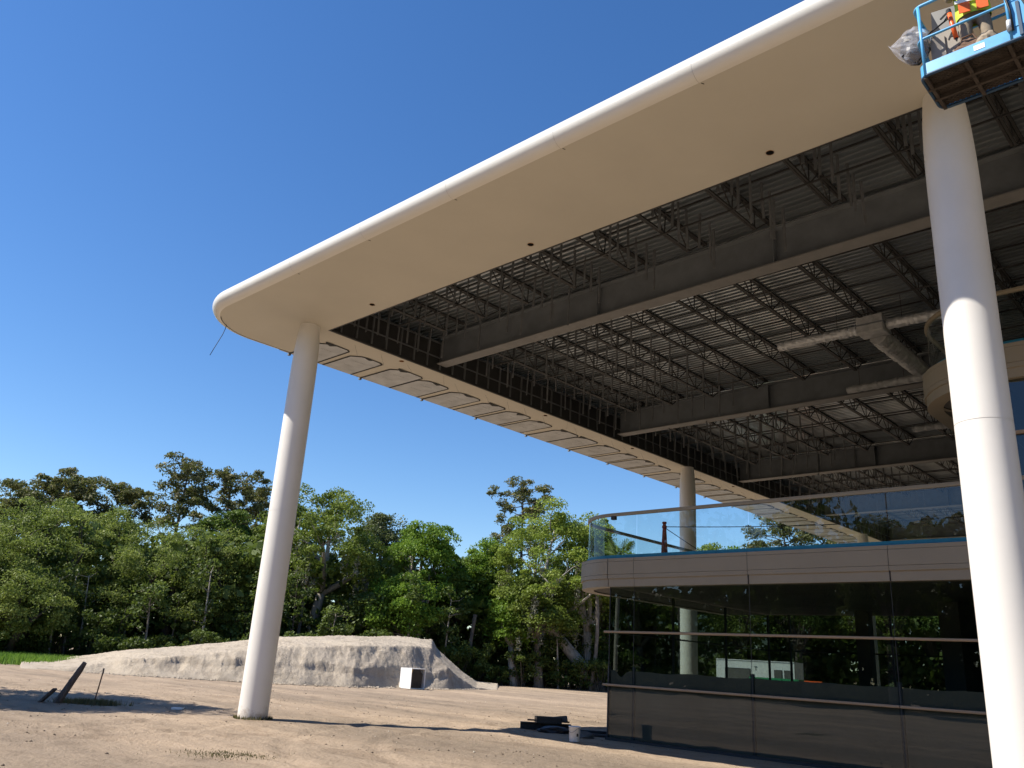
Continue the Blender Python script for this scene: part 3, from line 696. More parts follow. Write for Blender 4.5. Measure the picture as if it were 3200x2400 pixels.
# closed blue end with the control box, hoses and mount
e0 = LX + 1.05
ep = lf(MB().box(e0, LX + LW - .03, LY - .02, LY + .005, LZ + .17, LZ + .52), 'end_plate', 'liftblue')
for x in (e0 + .06, e0 + .23): MB().box(x, x + .035, LY - .035, LY - .021, LZ + .02, LZ + .5).build('strap', 'liftdark', ep)
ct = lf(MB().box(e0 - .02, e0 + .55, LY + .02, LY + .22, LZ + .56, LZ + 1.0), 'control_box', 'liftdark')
MB().box(e0 + .0, e0 + .18, LY + .004, LY + .018, LZ + .50, LZ + .60).build('label_plate', 'white', ct)
MB().box(e0 + .2, e0 + .25, LY + .008, LY + .018, LZ + .50, LZ + .56).build('switch', 'yellow', ct)
for k in range(3):
    lf(MB().tube([(e0 + .02 + .1 * k, LY - .03, LZ + .95), (e0 - .04 + .12 * k, LY - .06, LZ + .7), (e0 + .0 + .16 * k, LY - .05, LZ + .4), (e0 + .0 + .2 * k, LY - .03, LZ + .12)], .014, 7), 'hose', 'black', True)
lf(MB().tube([(e0 - .035, LY - .03, LZ + .13), (e0 - .03, LY - .035, LZ + .27)], .03, 8), 'shackle', 'foil', True)
bx = LX + 1.5
lf(MB().box(bx, bx + .10, LY - .16, LY - .03, LZ - .1, LZ + .75), 'bracket', 'liftblue')
bevel(lf(MB().bar((bx + .1, LY - .12, LZ + .45), (bx + 2.6, LY - .35, LZ + .75), .26, .34), 'jib', 'liftblue'), .02)
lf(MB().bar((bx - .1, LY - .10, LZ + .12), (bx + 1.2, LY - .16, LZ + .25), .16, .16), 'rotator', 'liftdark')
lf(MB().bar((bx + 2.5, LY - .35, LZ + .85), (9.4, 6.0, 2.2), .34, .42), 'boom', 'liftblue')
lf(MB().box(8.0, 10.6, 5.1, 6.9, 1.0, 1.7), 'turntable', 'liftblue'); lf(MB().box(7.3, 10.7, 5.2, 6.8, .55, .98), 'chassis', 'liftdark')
for x in (7.8, 10.2):
    for y in (4.95, 7.05): lf(MB().tube([(x, y - .18, .48), (x, y + .18, .48)], .5, 24), 'wheel', 'tyre')

# things carried in the basket
def bagshape(c, sx, sy, sz, seed, n=22, tip=None):
    rr = np.random.default_rng(seed); vs = []; fs = []
    for i in range(n + 1):
        th = math.pi * i / n
        for j in range(n):
            ph = 2 * math.pi * j / n
            q = 1 + .10 * math.sin(3 * ph + 4 * th + seed) + .07 * math.sin(7 * ph - 5 * th) + rr.uniform(-.05, .05)
            vs.append((c[0] + sx * q * math.sin(th) * math.cos(ph), c[1] + sy * q * math.sin(th) * math.sin(ph), c[2] + sz * math.cos(th) * (1 + .05 * math.sin(5 * ph))))
    if tip is not None:
        for k, (x, y, z) in enumerate(vs):
            t = max(0, (c[0] - x) / sx); vs[k] = (x + (tip[0] - x) * t ** 3 * .9, y + (tip[1] - y) * t ** 3 * .9, z + (tip[2] - z) * t ** 3 * .9)
    for i in range(n):
        for j in range(n): fs.append((i * n + j, i * n + (j + 1) % n, (i + 1) * n + (j + 1) % n, (i + 1) * n + j))
    return MB().add(vs, fs)
pm = bpy.data.materials.new('clear_plastic'); pm.use_nodes = True; n = pm.node_tree; n.nodes.clear()
o_ = n.nodes.new('ShaderNodeOutputMaterial'); mx = n.nodes.new('ShaderNodeMixShader'); mx.inputs[0].default_value = .30
tr = n.nodes.new('ShaderNodeBsdfTransparent'); pb = n.nodes.new('ShaderNodeBsdfPrincipled'); pb.inputs['Base Color'].default_value = (.62, .62, .66, 1); pb.inputs['Roughness'].default_value = .18
n.links.new(tr.outputs[0], mx.inputs[1]); n.links.new(pb.outputs[0], mx.inputs[2]); n.links.new(mx.outputs[0], o_.inputs[0]); MT['plastic'] = pm
bag = empty('plastic_bag', (-2.62, 9.85, 9.5)); tag(bag, 'clear plastic bag of dark material bulging out of the lift basket end', 'bag')
o = bagshape((.04, 0, .28), .21, .16, .27, 3, tip=(-.27, .0, .44)).build('plastic', 'plastic', bag)
bagshape((.05, .02, .26), .17, .15, .25, 5).build('contents', 'black', bag)
rod = MB().tube([(-2.72, 9.78, 9.64), (-2.40, 9.80, 9.82), (-2.1, 9.82, 9.97)], .012, 6).build('rod', 'wire', None, True); tag(rod, 'thin dark rod poking out of the lift basket over the bag', 'rod')
cdb = empty('cardboard_box', (-2.18, 10.0, 9.06), R(6)); tag(cdb, 'grey cardboard sheet box with black marks standing in the basket', 'box')
MB().box(-.19, .25, -.02, .2, 0, .86).build('carton', 'card', cdb); MB().box(-.23, -.06, -.045, -.022, .30, .78).build('flap', 'card', cdb)
mk = MB()
def strokes(o, pts, s, wd=.012):
    for a, b in pts: mk.bar((o[0] + a[0] * s, -.026, o[1] + a[1] * s), (o[0] + b[0] * s, -.026, o[1] + b[1] * s), .004, wd, (0, 0, 1))
strokes((-.02, .70), [((0, 0), (.5, 1)), ((.5, 1), (.8, 0)), ((.2, .4), (.7, .4))], .10)
strokes((.10, .69), [((0, 1), (0, 0)), ((0, 0), (.6, .05))], .09)
strokes((-.03, .30), [((0, 1.3), (.5, .7)), ((.5, .7), (.45, 0)), ((.45, 0), (1.1, 0)), ((1.1, 0), (1.0, .5)), ((1.0, .5), (.6, .8))], .12, .02)
mk.build('marker_writing', 'black', cdb)
blk = MB().add([(-2.42, 10.15, 10.05), (-1.9, 10.2, 10.4), (-1.95, 10.2, 10.0), (-2.25, 10.16, 9.86), (-2.42, 10.22, 10.5)], [(0, 3, 2, 1, 4)]).build('black_sheet', 'black')
mo = blk.modifiers.new('solid', 'SOLIDIFY'); mo.thickness = .02; tag(blk, 'stiff black sheet standing behind the carton in the basket', 'sheet')
og = empty('caulking_gun', (-2.05, 9.72, 9.5)); tag(og, 'bright orange tube gun standing upright in the basket', 'tool')
MB().tube([(0, 0, .03), (-.012, 0, .44)], .028, 12).build('tube', 'orange', og, True); MB().tube([(-.012, 0, .44), (-.014, 0, .50)], .03, 10).build('collar', 'black', og)
MB().bar((-.014, 0, .48), (-.12, -.02, .40), .016, .02).bar((-.014, 0, .44), (-.08, -.02, .34), .016, .02).build('trigger', 'black', og); MB().tube([(0, 0, .03), (.0, 0, -.02)], [.02, .006], 8).build('nozzle', 'black', og)
og.rotation_euler = (0, R(-4), 0)
tb_ = empty('tool_bag', (-1.93, 9.74, 9.06)); tag(tb_, 'open brown canvas tool bag on the basket floor', 'bag')
bagshape((0, 0, .19), .17, .12, .2, 11).build('body', 'brown', tb_); MB().tube([(-.12, 0, .3), (-.06, 0, .45), (.06, 0, .45), (.12, 0, .3)], .012, 6).build('handle', 'brown', tb_)
rg = bagshape((-1.72, 9.70, 9.24), .15, .10, .18, 8).build('canvas_drape', 'trousers'); tag(rg, 'crumpled khaki canvas lying against the toe board', 'cloth')

# worker standing in the basket, cut by the top of the frame
per = empty('person', (-1.88, 9.98, 9.055), R(15)); tag(per, 'person in lime and orange vest and khaki trousers standing in the lift basket', 'person')
def skin(name, verts, edges, radii, mat, parent, sub=2):
    me = bpy.data.meshes.new(name); me.from_pydata(verts, edges, []); o = link(name, me, mat, parent)
    mo = o.modifiers.new('skin', 'SKIN'); 
    for i, sv in enumerate(me.skin_vertices[0].data): sv.radius = radii[i] if isinstance(radii[i], tuple) else (radii[i], radii[i])
    me.skin_vertices[0].data[0].use_root = True
    mo.use_smooth_shade = True; s2 = o.modifiers.new('sub', 'SUBSURF'); s2.levels = sub; s2.render_levels = sub
    return o
bv = [(0, 0, .95), (0, .01, 1.12), (0, .02, 1.30), (0, .02, 1.42), (0, 0, 1.50), (0, -.03, 1.60), (0, -.04, 1.72),
      (-.10, 0, .90), (-.12, -.05, .50), (-.13, .02, .09), (-.13, -.13, .05), (.10, 0, .90), (.13, -.04, .50), (.14, .02, .09), (.14, -.12, .05),
      (-.19, .02, 1.40), (-.26, -.10, 1.16), (-.20, -.34, 1.20), (-.19, -.42, 1.24), (.19, .02, 1.40), (.27, -.12, 1.18), (.20, -.36, 1.28), (.19, -.44, 1.33)]
be = [(0, 1), (1, 2), (2, 3), (3, 4), (4, 5), (5, 6), (0, 7), (7, 8), (8, 9), (9, 10), (0, 11), (11, 12), (12, 13), (13, 14), (3, 15), (15, 16), (16, 17), (17, 18), (3, 19), (19, 20), (20, 21), (21, 22)]
brd_ = [(.16, .11), (.145, .10), (.165, .11), (.13, .09), .055, .085, .075, .10, .065, .05, .045, .10, .065, .05, .045, .065, .05, .038, .04, .065, .05, .038, .04]
body = skin('body', bv, be, brd_, 'trousers', per)
MB().lathe([(.20, .86), (.205, .95), (.195, 1.1), (.205, 1.25), (.20, 1.38), (.12, 1.47)], 20, capb=False, capt=False).build('vest', 'hivis', per, True).scale = (1, .74, 1)
for x in (-.10, .10): MB().box(x - .065, x + .065, -.165, -.154, .87, 1.40).build('vest_stripe', 'hivis_o', per)
MB().box(-.2, .2, -.172, -.166, 1.02, 1.07).build('reflective_band', 'white', per)
MB().lathe([(.13, 1.70), (.135, 1.72), (.125, 1.78), (.08, 1.85), (.0, 1.87)], 20, (0, -.04), False, False).build('hard_hat', 'white', per, True)
MB().lathe([(.09, 1.56), (.105, 1.62), (.10, 1.70)], 16, (0, -.045), False, False).build('face', 'skin', per, True)
for sx, w_ in ((-.19, (-.19, -.42, 1.24)), (.19, (.19, -.44, 1.33))):
    hd = [w_, (w_[0], w_[1] - .05, w_[2] + .03)]; hv = [w_, (w_[0], w_[1] - .06, w_[2] + .03)]; he = [(0, 1)]; hr = [.03, .032]
    for q, ln in enumerate((.06, .075, .07, .055)):
        k0 = len(hv); xx = w_[0] + (q - 1.5) * .019
        hv += [(xx, w_[1] - .085, w_[2] + .04), (xx, w_[1] - .085 - ln * .5, w_[2] + .03), (xx, w_[1] - .085 - ln * .6, w_[2] - .01)]; he += [(1, k0), (k0, k0 + 1), (k0 + 1, k0 + 2)]; hr += [.010, .009, .008]
    k0 = len(hv); hv += [(w_[0] - math.copysign(.035, sx), w_[1] - .05, w_[2] + .02), (w_[0] - math.copysign(.045, sx), w_[1] - .09, w_[2] + .0)]; he += [(0, k0), (k0, k0 + 1)]; hr += [.012, .009]
    skin('hand', hv, he, hr, 'navy', per, 1)
for x in (-.13, .14):
    bevel(MB().box(x - .05, x + .05, -.20, .08, 0, .075).box(x - .045, x + .045, -.03, .075, .075, .17).build('boot', 'boot', per), .02, 2)

# ---------------------------------------------------------------- small things on the ground
lp_ = empty('wooden_post', (-25.72, 9.33, 0)); tag(lp_, 'weathered broken wooden post leaning to the right in the dirt', 'post')
dv = Vector((ROT[0][0], ROT[0][1], 0))                         # lean along the line of the picture plane
p0 = Vector((0, 0, -.15)); p1 = dv * .62 + Vector((0, 0, 1.12))
mb = MB(); mb.tube([p0, p0.lerp(p1, .3), p0.lerp(p1, .6), p0.lerp(p1, .85), p1], [.105, .098, .092, .082, .060], 7, wob=.10)
mb.build('shaft', 'wood', lp_)
mb = MB().tube([p0.lerp(p1, .60) - dv * .07, p0.lerp(p1, .72) - dv * .05], [.045, .012], 5); mb.build('splinter', 'wood', lp_)
MB().bar(tuple(-dv * .36 + Vector((0, -.05, .0))), tuple(dv * .06 + Vector((0, -.1, .40))), .16, .05).build('slab', 'wood', lp_)
st = empty('thin_stake', (-26.6, 10.75, 0)); tag(st, 'thin rusty stake standing right of the broken post', 'stake')
MB().tube([(0, 0, -.1), tuple(dv * .10 + Vector((0, 0, .95)))], .020, 6).build('rod', 'lumber', st)
MB().box(-.03, .03, -.012, .012, .80, .95).build('tag', 'wood', st, loc=tuple(dv * .09))
# white appliance shell near the heap
wb = empty('white_box', (-41.35, 35.4, 0)); tag(wb, 'white open appliance shell with black inside below the sand heap', 'box')
W = Vector((ROT[0][0], ROT[0][1], 0)).normalized(); wb.rotation_euler = (0, 0, math.atan2(W.y, W.x) + R(47))
wd, dp, ht = 1.12, 1.05, 1.22
MB().box(-.02, wd, dp - .04, dp, .02, ht).box(-.02, .02, 0, dp - .041, .02, ht - .0).box(wd - .05, wd, 0, dp - .041, .02, ht).box(.021, wd - .051, 0, dp - .041, .02, .07).box(.021, wd - .051, 0, dp - .041, ht - .05, ht - .001).build('shell', 'white', wb)
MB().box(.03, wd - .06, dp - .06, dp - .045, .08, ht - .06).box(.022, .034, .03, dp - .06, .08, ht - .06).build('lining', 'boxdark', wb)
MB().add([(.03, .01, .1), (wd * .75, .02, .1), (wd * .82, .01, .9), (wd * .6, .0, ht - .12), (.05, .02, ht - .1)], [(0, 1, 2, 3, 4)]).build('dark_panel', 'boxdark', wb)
MB().add([(.0, -.012, ht * .72), (.09, -.012, ht * .95), (.02, -.012, ht)], [(0, 1, 2)]).build('tape', 'yellow', wb)
# bucket
bk = empty('bucket', (-14.49, 18.04, 0)); tag(bk, 'white plastic bucket on the shaded dirt by the glass corner', 'bucket')
MB().lathe([(.125, 0.0), (.13, .01), (.148, .34), (.16, .345), (.16, .365), (.150, .37), (.140, .365), (.122, .02)], 28, capt=True).build('pail', 'bucket', bk, True)
MB().tube([(.15 * math.cos(a), .15 * math.sin(a) , .335 - .12 * math.sin(a) ** 2) for a in np.linspace(math.pi, 2 * math.pi, 12)], .004, 5).build('handle', 'steel', bk)
MB().add([(.142 * math.cos(a) * (1 + .0), .142 * math.sin(a), z) for z in (.13, .20) for a in np.linspace(R(-30), R(-8), 5)], [(i, i + 1, i + 6, i + 5) for i in range(4)]).build('sticker', 'black', bk)
# pile of offcuts beside the glass corner
def thing(name, label, cat, mb, mat, loc=(0, 0, 0), rz=0, ry=0, group=None):
    o = mb.build(name, mat); o.location = loc; o.rotation_euler = (0, ry, rz); tag(o, label, cat, group); return o
az_ = math.atan2(W.y, W.x)
bevel(thing('cable_tray', 'dark metal trough lying tilted on top of the scrap pile', 'tray', MB().box(0, .58, 0, .02, 0, .15).box(0, .58, .021, .3, 0, .02).box(0, .58, .301, .32, 0, .15), 'interior', (-17.15, 20.1, .20), az_, R(-8)), .004)
thing('plank', 'brown plank end sticking out to the left of the scrap pile', 'plank', MB().box(0, 1.25, 0, .14, 0, .04), 'lumber', (-17.75, 19.85, .23), az_ - .05)
thing('beam_offcut', 'black beam offcut at the bottom of the scrap pile', 'beam', MB().box(0, 1.5, 0, .2, 0, .03).box(0, 1.5, .09, .11, .031, .17).box(0, 1.5, 0, .2, .171, .2), 'black', (-17.75, 19.55, .0), az_ + .03)
thing('black_crate', 'low black crate in the middle of the scrap pile', 'crate', MB().box(0, .75, 0, .5, 0, .03).box(0, .75, 0, .03, .031, .17).box(0, .75, .47, .5, .031, .17).box(0, .03, .031, .469, .031, .17).box(.72, .75, .031, .469, .031, .17), 'black', (-17.3, 19.75, .2), az_ + .1)
thing('pipe', 'long dark pipe lying along the ground towards the glass corner', 'pipe', MB().tube([(0, 0, .05), (2.2, .1, .05)], .05, 10), 'black', (-16.7, 20.25, 0), az_ * .9)
thing('pipe', 'second dark pipe lying lower and nearer the bucket', 'pipe', MB().tube([(0, 0, .04), (1.7, -.05, .04)], .04, 10), 'black', (-15.9, 19.9, 0), az_ * .6)
thing('rag_heap', 'crumpled black sheeting between scrap pile and bucket', 'sheeting', bagshape((0, 0, .05), .45, .25, .13, 4), 'black', (-16.6, 19.75, 0), az_)
thing('rag_heap', 'crumpled dark sheeting against the foot of the glass corner', 'sheeting', bagshape((0, 0, .05), .30, .2, .12, 6), 'interior', (-15.2, 19.3, 0), az_)
# white scraps
for k, (x, y) in enumerate(((-24.9, 13.1), (-21.5, 17.5))):
    pass
thing('paper_scrap', 'white scrap lying in the tree shade left of the big column', 'scrap', MB().box(0, .3, 0, .16, 0, .05), 'white', (-24.1, 11.9, .01), az_)

# ---------------------------------------------------------------- site trailer and machine seen through the glass
tr_ = empty('site_trailer', (-33.0, 61.5, 0), R(10)); tag(tr_, 'white site trailer with dark windows seen through the tinted glass', 'trailer')
MB().box(-2.2, 3.8, 0, 2.5, .6, 3.15).build('body', 'trailer', tr_)
for x0, x1 in ((-1.5, .5), (2.3, 2.9), (3.05, 3.65)): 
    wn = MB().box(x0, x1, -.03, .01, 1.5, 2.6).build('window', 'dkframe', tr_); MB().add([(x0 + .05, -.034, 1.55), (x1 - .05, -.034, 1.55), (x1 - .05, -.034, 2.55), (x0 + .05, -.034, 2.55)], [(0, 1, 2, 3)]).build('pane', 'interior', wn)
MB().box(.7, 2.2, -.02, -.002, 1.75, 1.95).build('stripe', 'dkframe', tr_)
MB().box(.8, 1.02, -.02, -.003, 2.72, 2.78).box(.89, .93, -.022, -.003, 2.5, 2.72).build('lettering', 'dkframe', tr_)
MB().box(-2.2, 3.8, -.04, 2.54, 3.16, 3.22).build('roof', 'trailer', tr_)
for x in (.8, 1.7):
    for y in (.1, 2.4): MB().tube([(x, y - .12, .38), (x, y + .12, .38)], .38, 16).build('wheel', 'tyre', tr_)
gm = empty('skip_container', (-30.6, 58.6, 0), R(10)); tag(gm, 'green skip container in front of the white trailer behind the glass', 'container')
MB().add([(0, 0, .15), (2.9, 0, .15), (2.9, 1.6, .15), (0, 1.6, .15), (-.4, -.1, 2.0), (3.1, -.1, 2.0), (3.1, 1.7, 2.0), (-.4, 1.7, 2.0), (-.3, 0, 2.0), (3.0, 0, 2.0), (3.0, 1.6, 2.0), (-.3, 1.6, 2.0), (0, .1, .3), (2.8, .1, .3), (2.8, 1.5, .3), (0, 1.5, .3)],
   [(0, 3, 2, 1), (0, 1, 5, 4), (1, 2, 6, 5), (2, 3, 7, 6), (3, 0, 4, 7), (4, 5, 9, 8), (5, 6, 10, 9), (6, 7, 11, 10), (7, 4, 8, 11), (8, 9, 13, 12), (9, 10, 14, 13), (10, 11, 15, 14), (11, 8, 12, 15), (12, 13, 14, 15)]).build('hull', 'green', gm)
for x in (.3, 1.1, 1.9, 2.6): MB().bar((x, -.02, .2), (x, -.13, 1.95), .08, .08).build('rib', 'green', gm)
thing('traffic_barrier', 'orange plastic barrier beside the green container behind the glass', 'barrier', MB().add([(0, 0, 0), (1.3, 0, 0), (1.3, .6, 0), (0, .6, 0), (.05, .2, 1.95), (1.25, .2, 1.95), (1.25, .4, 1.95), (.05, .4, 1.95)], [(0, 3, 2, 1), (0, 1, 5, 4), (1, 2, 6, 5), (2, 3, 7, 6), (3, 0, 4, 7), (4, 5, 6, 7)]), 'orange', (-27.3, 59.2, 0), R(10))

# ---------------------------------------------------------------- vegetation
def leaves(centres, radii, per, size, aspect=1.0, flat=0.75, up=0.35, tintc=None, droop=0.0):
    """many small leaf quads in clumps; returns verts, faces, tint"""
    C_ = np.repeat(np.array(centres), per, 0); Rr = np.repeat(np.array(radii), per)
    n = len(C_)
    d = rng.normal(size=(n, 3)); d /= np.linalg.norm(d, axis=1, keepdims=True) + 1e-9
    dm = rng.random(n) < .68; d[dm, 2] = np.abs(d[dm, 2])
    rad = rng.random(n) ** 0.38
    P = C_ + d * (rad * Rr)[:, None] * np.array([1, 1, flat])
    if droop: P[:, 2] -= droop * rng.random(n) ** 2
    N = rng.normal(size=(n, 3)) + d * .6 + np.array([0, 0, up]); N /= np.linalg.norm(N, axis=1, keepdims=True)
    T = np.cross(N, rng.normal(size=(n, 3))); T /= np.linalg.norm(T, axis=1, keepdims=True); B = np.cross(N, T)
    s = size * rng.uniform(.55, 1.35, n)
    T = T * (s * aspect)[:, None] / 2; B = B * s[:, None] / 2
    V = np.stack([P - T * .9 - B * .25, P - T * .1 - B, P + T, P + T * .05 + B], 1).reshape(-1, 3)
    F_ = np.arange(4 * n).reshape(-1, 4)
    tc = np.repeat(rng.normal(.5, .17, len(centres)) if tintc is None else tintc, per)
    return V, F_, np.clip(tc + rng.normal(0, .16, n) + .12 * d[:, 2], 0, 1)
def crown_obj(parts, name, mat, parent):
    V = []; F_ = []; T = []; k = 0
    for v, f, t in parts: V.append(v); F_.append(f + k); T.append(t); k += len(v)
    return link(name, np_mesh(name, np.concatenate(V), np.concatenate(F_), np.concatenate(T)), mat, parent)
def rv(s=1.0): return Vector((random.uniform(-s, s), random.uniform(-s, s), random.uniform(-s, s)))
def bend(a, b, n=4, k=.08):
    L = (b - a).length; o = rv(L * k)
    return [a.lerp(b, i / n) + o * math.sin(math.pi * i / n) for i in range(n + 1)]
def tree(kind, H_, Wd, loc, label, group, name, seed, lean=0.0, dens=1.0, bark=None, mossy=False, trunk_to=None):
    random.seed(seed)
    root = empty(name, loc, 0); tag(root, label, 'tree', group)
    tm = MB(); cs = []; rs = []
    r = Wd / 2 * (1.22 if kind in ('feather', 'oak', 'light') else 1.1)
    if kind == 'pine':
        zc0 = H_ * .62; tr0 = .20 + H_ * .006
        top = Vector((random.uniform(-.4, .4), random.uniform(-.4, .4), H_ - .5)); base = Vector((random.uniform(-.8, .8), random.uniform(-.5, .5), -.3))
        tp = bend(base, top, 8, .02); tm.tube(tp, [tr0 * (1 - .82 * i / 8) for i in range(9)], 7)
        nb = int(22 + r * 3)
        for i in range(nb):
            f = i / (nb - 1); z = zc0 + (H_ - .6 - zc0) * f; a = i * 2.4 + random.uniform(-.5, .5)
            ln = r * (1.05 - .62 * abs(f - .35) ** 1.2) * random.uniform(.35, 1.1)
            s = tp[0].lerp(tp[-1], (z - base.z) / (top.z - base.z)); e = s + Vector((math.cos(a) * ln, math.sin(a) * ln, random.uniform(.1, .9)))
            tm.tube(bend(s, e, 3, .12), [.065, .05, .035, .015], 5)
            for q in range(random.randint(2, 4)):
                cs.append(tuple(e + Vector((random.uniform(-.8, .8), random.uniform(-.8, .8), random.uniform(-.3, .6))))); rs.append(random.uniform(.45, .95))
        for q in range(5): cs.append(tuple(top + rv(.6))); rs.append(.7)
        parts = [leaves(cs, rs, int(95 * dens), .36, .42, .7, .4)]
    elif kind == 'slender':
        base = Vector((0, 0, -.3)); top = Vector((random.uniform(-.8, .8), random.uniform(-.8, .8), H_))
        tp = bend(base, top, 7, .05); tm.tube(tp, [(.10 + .004 * H_) * (1 - .75 * i / 7) for i in range(8)], 6)
        for i in range(13):
            f = random.uniform(.42, 1.0); s = base.lerp(top, f); a = random.uniform(0, 6.28); ln = random.uniform(.3, 1) * r
            e = s + Vector((math.cos(a) * ln, math.sin(a) * ln, random.uniform(.1, .9))); tm.tube(bend(s, e, 2, .1), [.03, .02, .01], 4)
            cs.append(tuple(e)); rs.append(random.uniform(.45, .9))
        parts = [leaves(cs, rs, int(70 * dens), .24, .8, .8, .4)]
    else:
        zc = H_ * (.60 if kind != 'feather' else .54); hh = H_ - zc - .4; trr = .16 + .022 * H_
        base = Vector((-lean, 0, -.3)); fork = Vector((lean * .2, 0, H_ * random.uniform(.30, .42)))
        tp = bend(base, fork, 5, .05); tm.tube(tp, [trr * (1.25 - .5 * i / 5) for i in range(6)], 8)
        nl = random.randint(5, 7); tips = []
        for i in range(nl):
            a = i * 6.28 / nl + random.uniform(-.4, .4); f = random.uniform(.35, .8)
            e = Vector((math.cos(a) * r * f, math.sin(a) * r * f, zc + hh * random.uniform(-.25, .55)))
            if i == 0: e = Vector((0, 0, zc + hh * .65))
            tm.tube(bend(fork, e, 5, .12), [trr * .62, trr * .52, trr * .42, trr * .32, trr * .24, trr * .15], 6)
            for q in range(4):
                t2 = e + Vector((random.uniform(-1, 1), random.uniform(-1, 1), random.uniform(-.3, .9))) * r * .45
                tm.tube(bend(e.lerp(fork, random.uniform(0, .35)), t2, 3, .12), [trr * .17, trr * .13, trr * .09, .02], 5); tips.append(t2)
        nc = int((34 + r * 9) * dens)
        for t2 in tips: cs.append(tuple(t2)); rs.append(random.uniform(.8, 1.4))
        for i in range(nc):
            a = random.uniform(0, 6.28); u = random.uniform(-.7 if kind == 'feather' else -.4, 1); q = math.sqrt(max(0, 1 - u * u)) ; k = random.uniform(.72, 1.02)
            lob = 1 + .16 * math.sin(3 * a + seed) + .10 * math.sin(5 * a + 2 * seed)
            cs.append((math.cos(a) * q * r * k * lob, math.sin(a) * q * r * k * lob, zc + u * hh * k * (1.0 if u > 0 else .95) - .35 + .25 * math.sin(4 * a + seed))); rs.append(random.choice((.5, .8, 1.0, 1.3, 1.7)) * random.uniform(.8, 1.1))
        size = {'feather': .19, 'bright': .22, 'light': .21}.get(kind, .215)
        parts = [leaves(cs, rs, int(290 * dens), size, .5 if kind == 'feather' else .75, .72, .35)]
    bk_ = bark or {'pine': 'barkdark', 'light': 'barkpale', 'slender': 'barkpale', 'oak': 'bark', 'grey': 'barkpale'}.get(kind, 'barkdark')
    tm.build('trunk', bk_, root, True)
    mk_ = kind if kind in LEAF else 'under'
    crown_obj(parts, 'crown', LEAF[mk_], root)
    if mossy:
        ms = [c for c in cs if c[2] < H_ * .75]; random.shuffle(ms); ms = ms[:26]
        v, f, t = leaves([(x, y, z - .8) for x, y, z in ms], [.35] * len(ms), 60, .34, .3, 2.2, -.2, droop=1.2)
        crown_obj([(v, f, t)], 'hanging_moss', LEAF['moss'], root)
    return root
def dup(root, loc, rz, sc, label, group=None):
    r_ = root.copy(); COL.objects.link(r_); r_.location = loc; r_.rotation_euler = (0, 0, rz); r_.scale = sc; r_['label'] = label
    if group: r_['group'] = group
    for ch in root.children:
        c = ch.copy(); COL.objects.link(c); c.parent = r_
    return r_
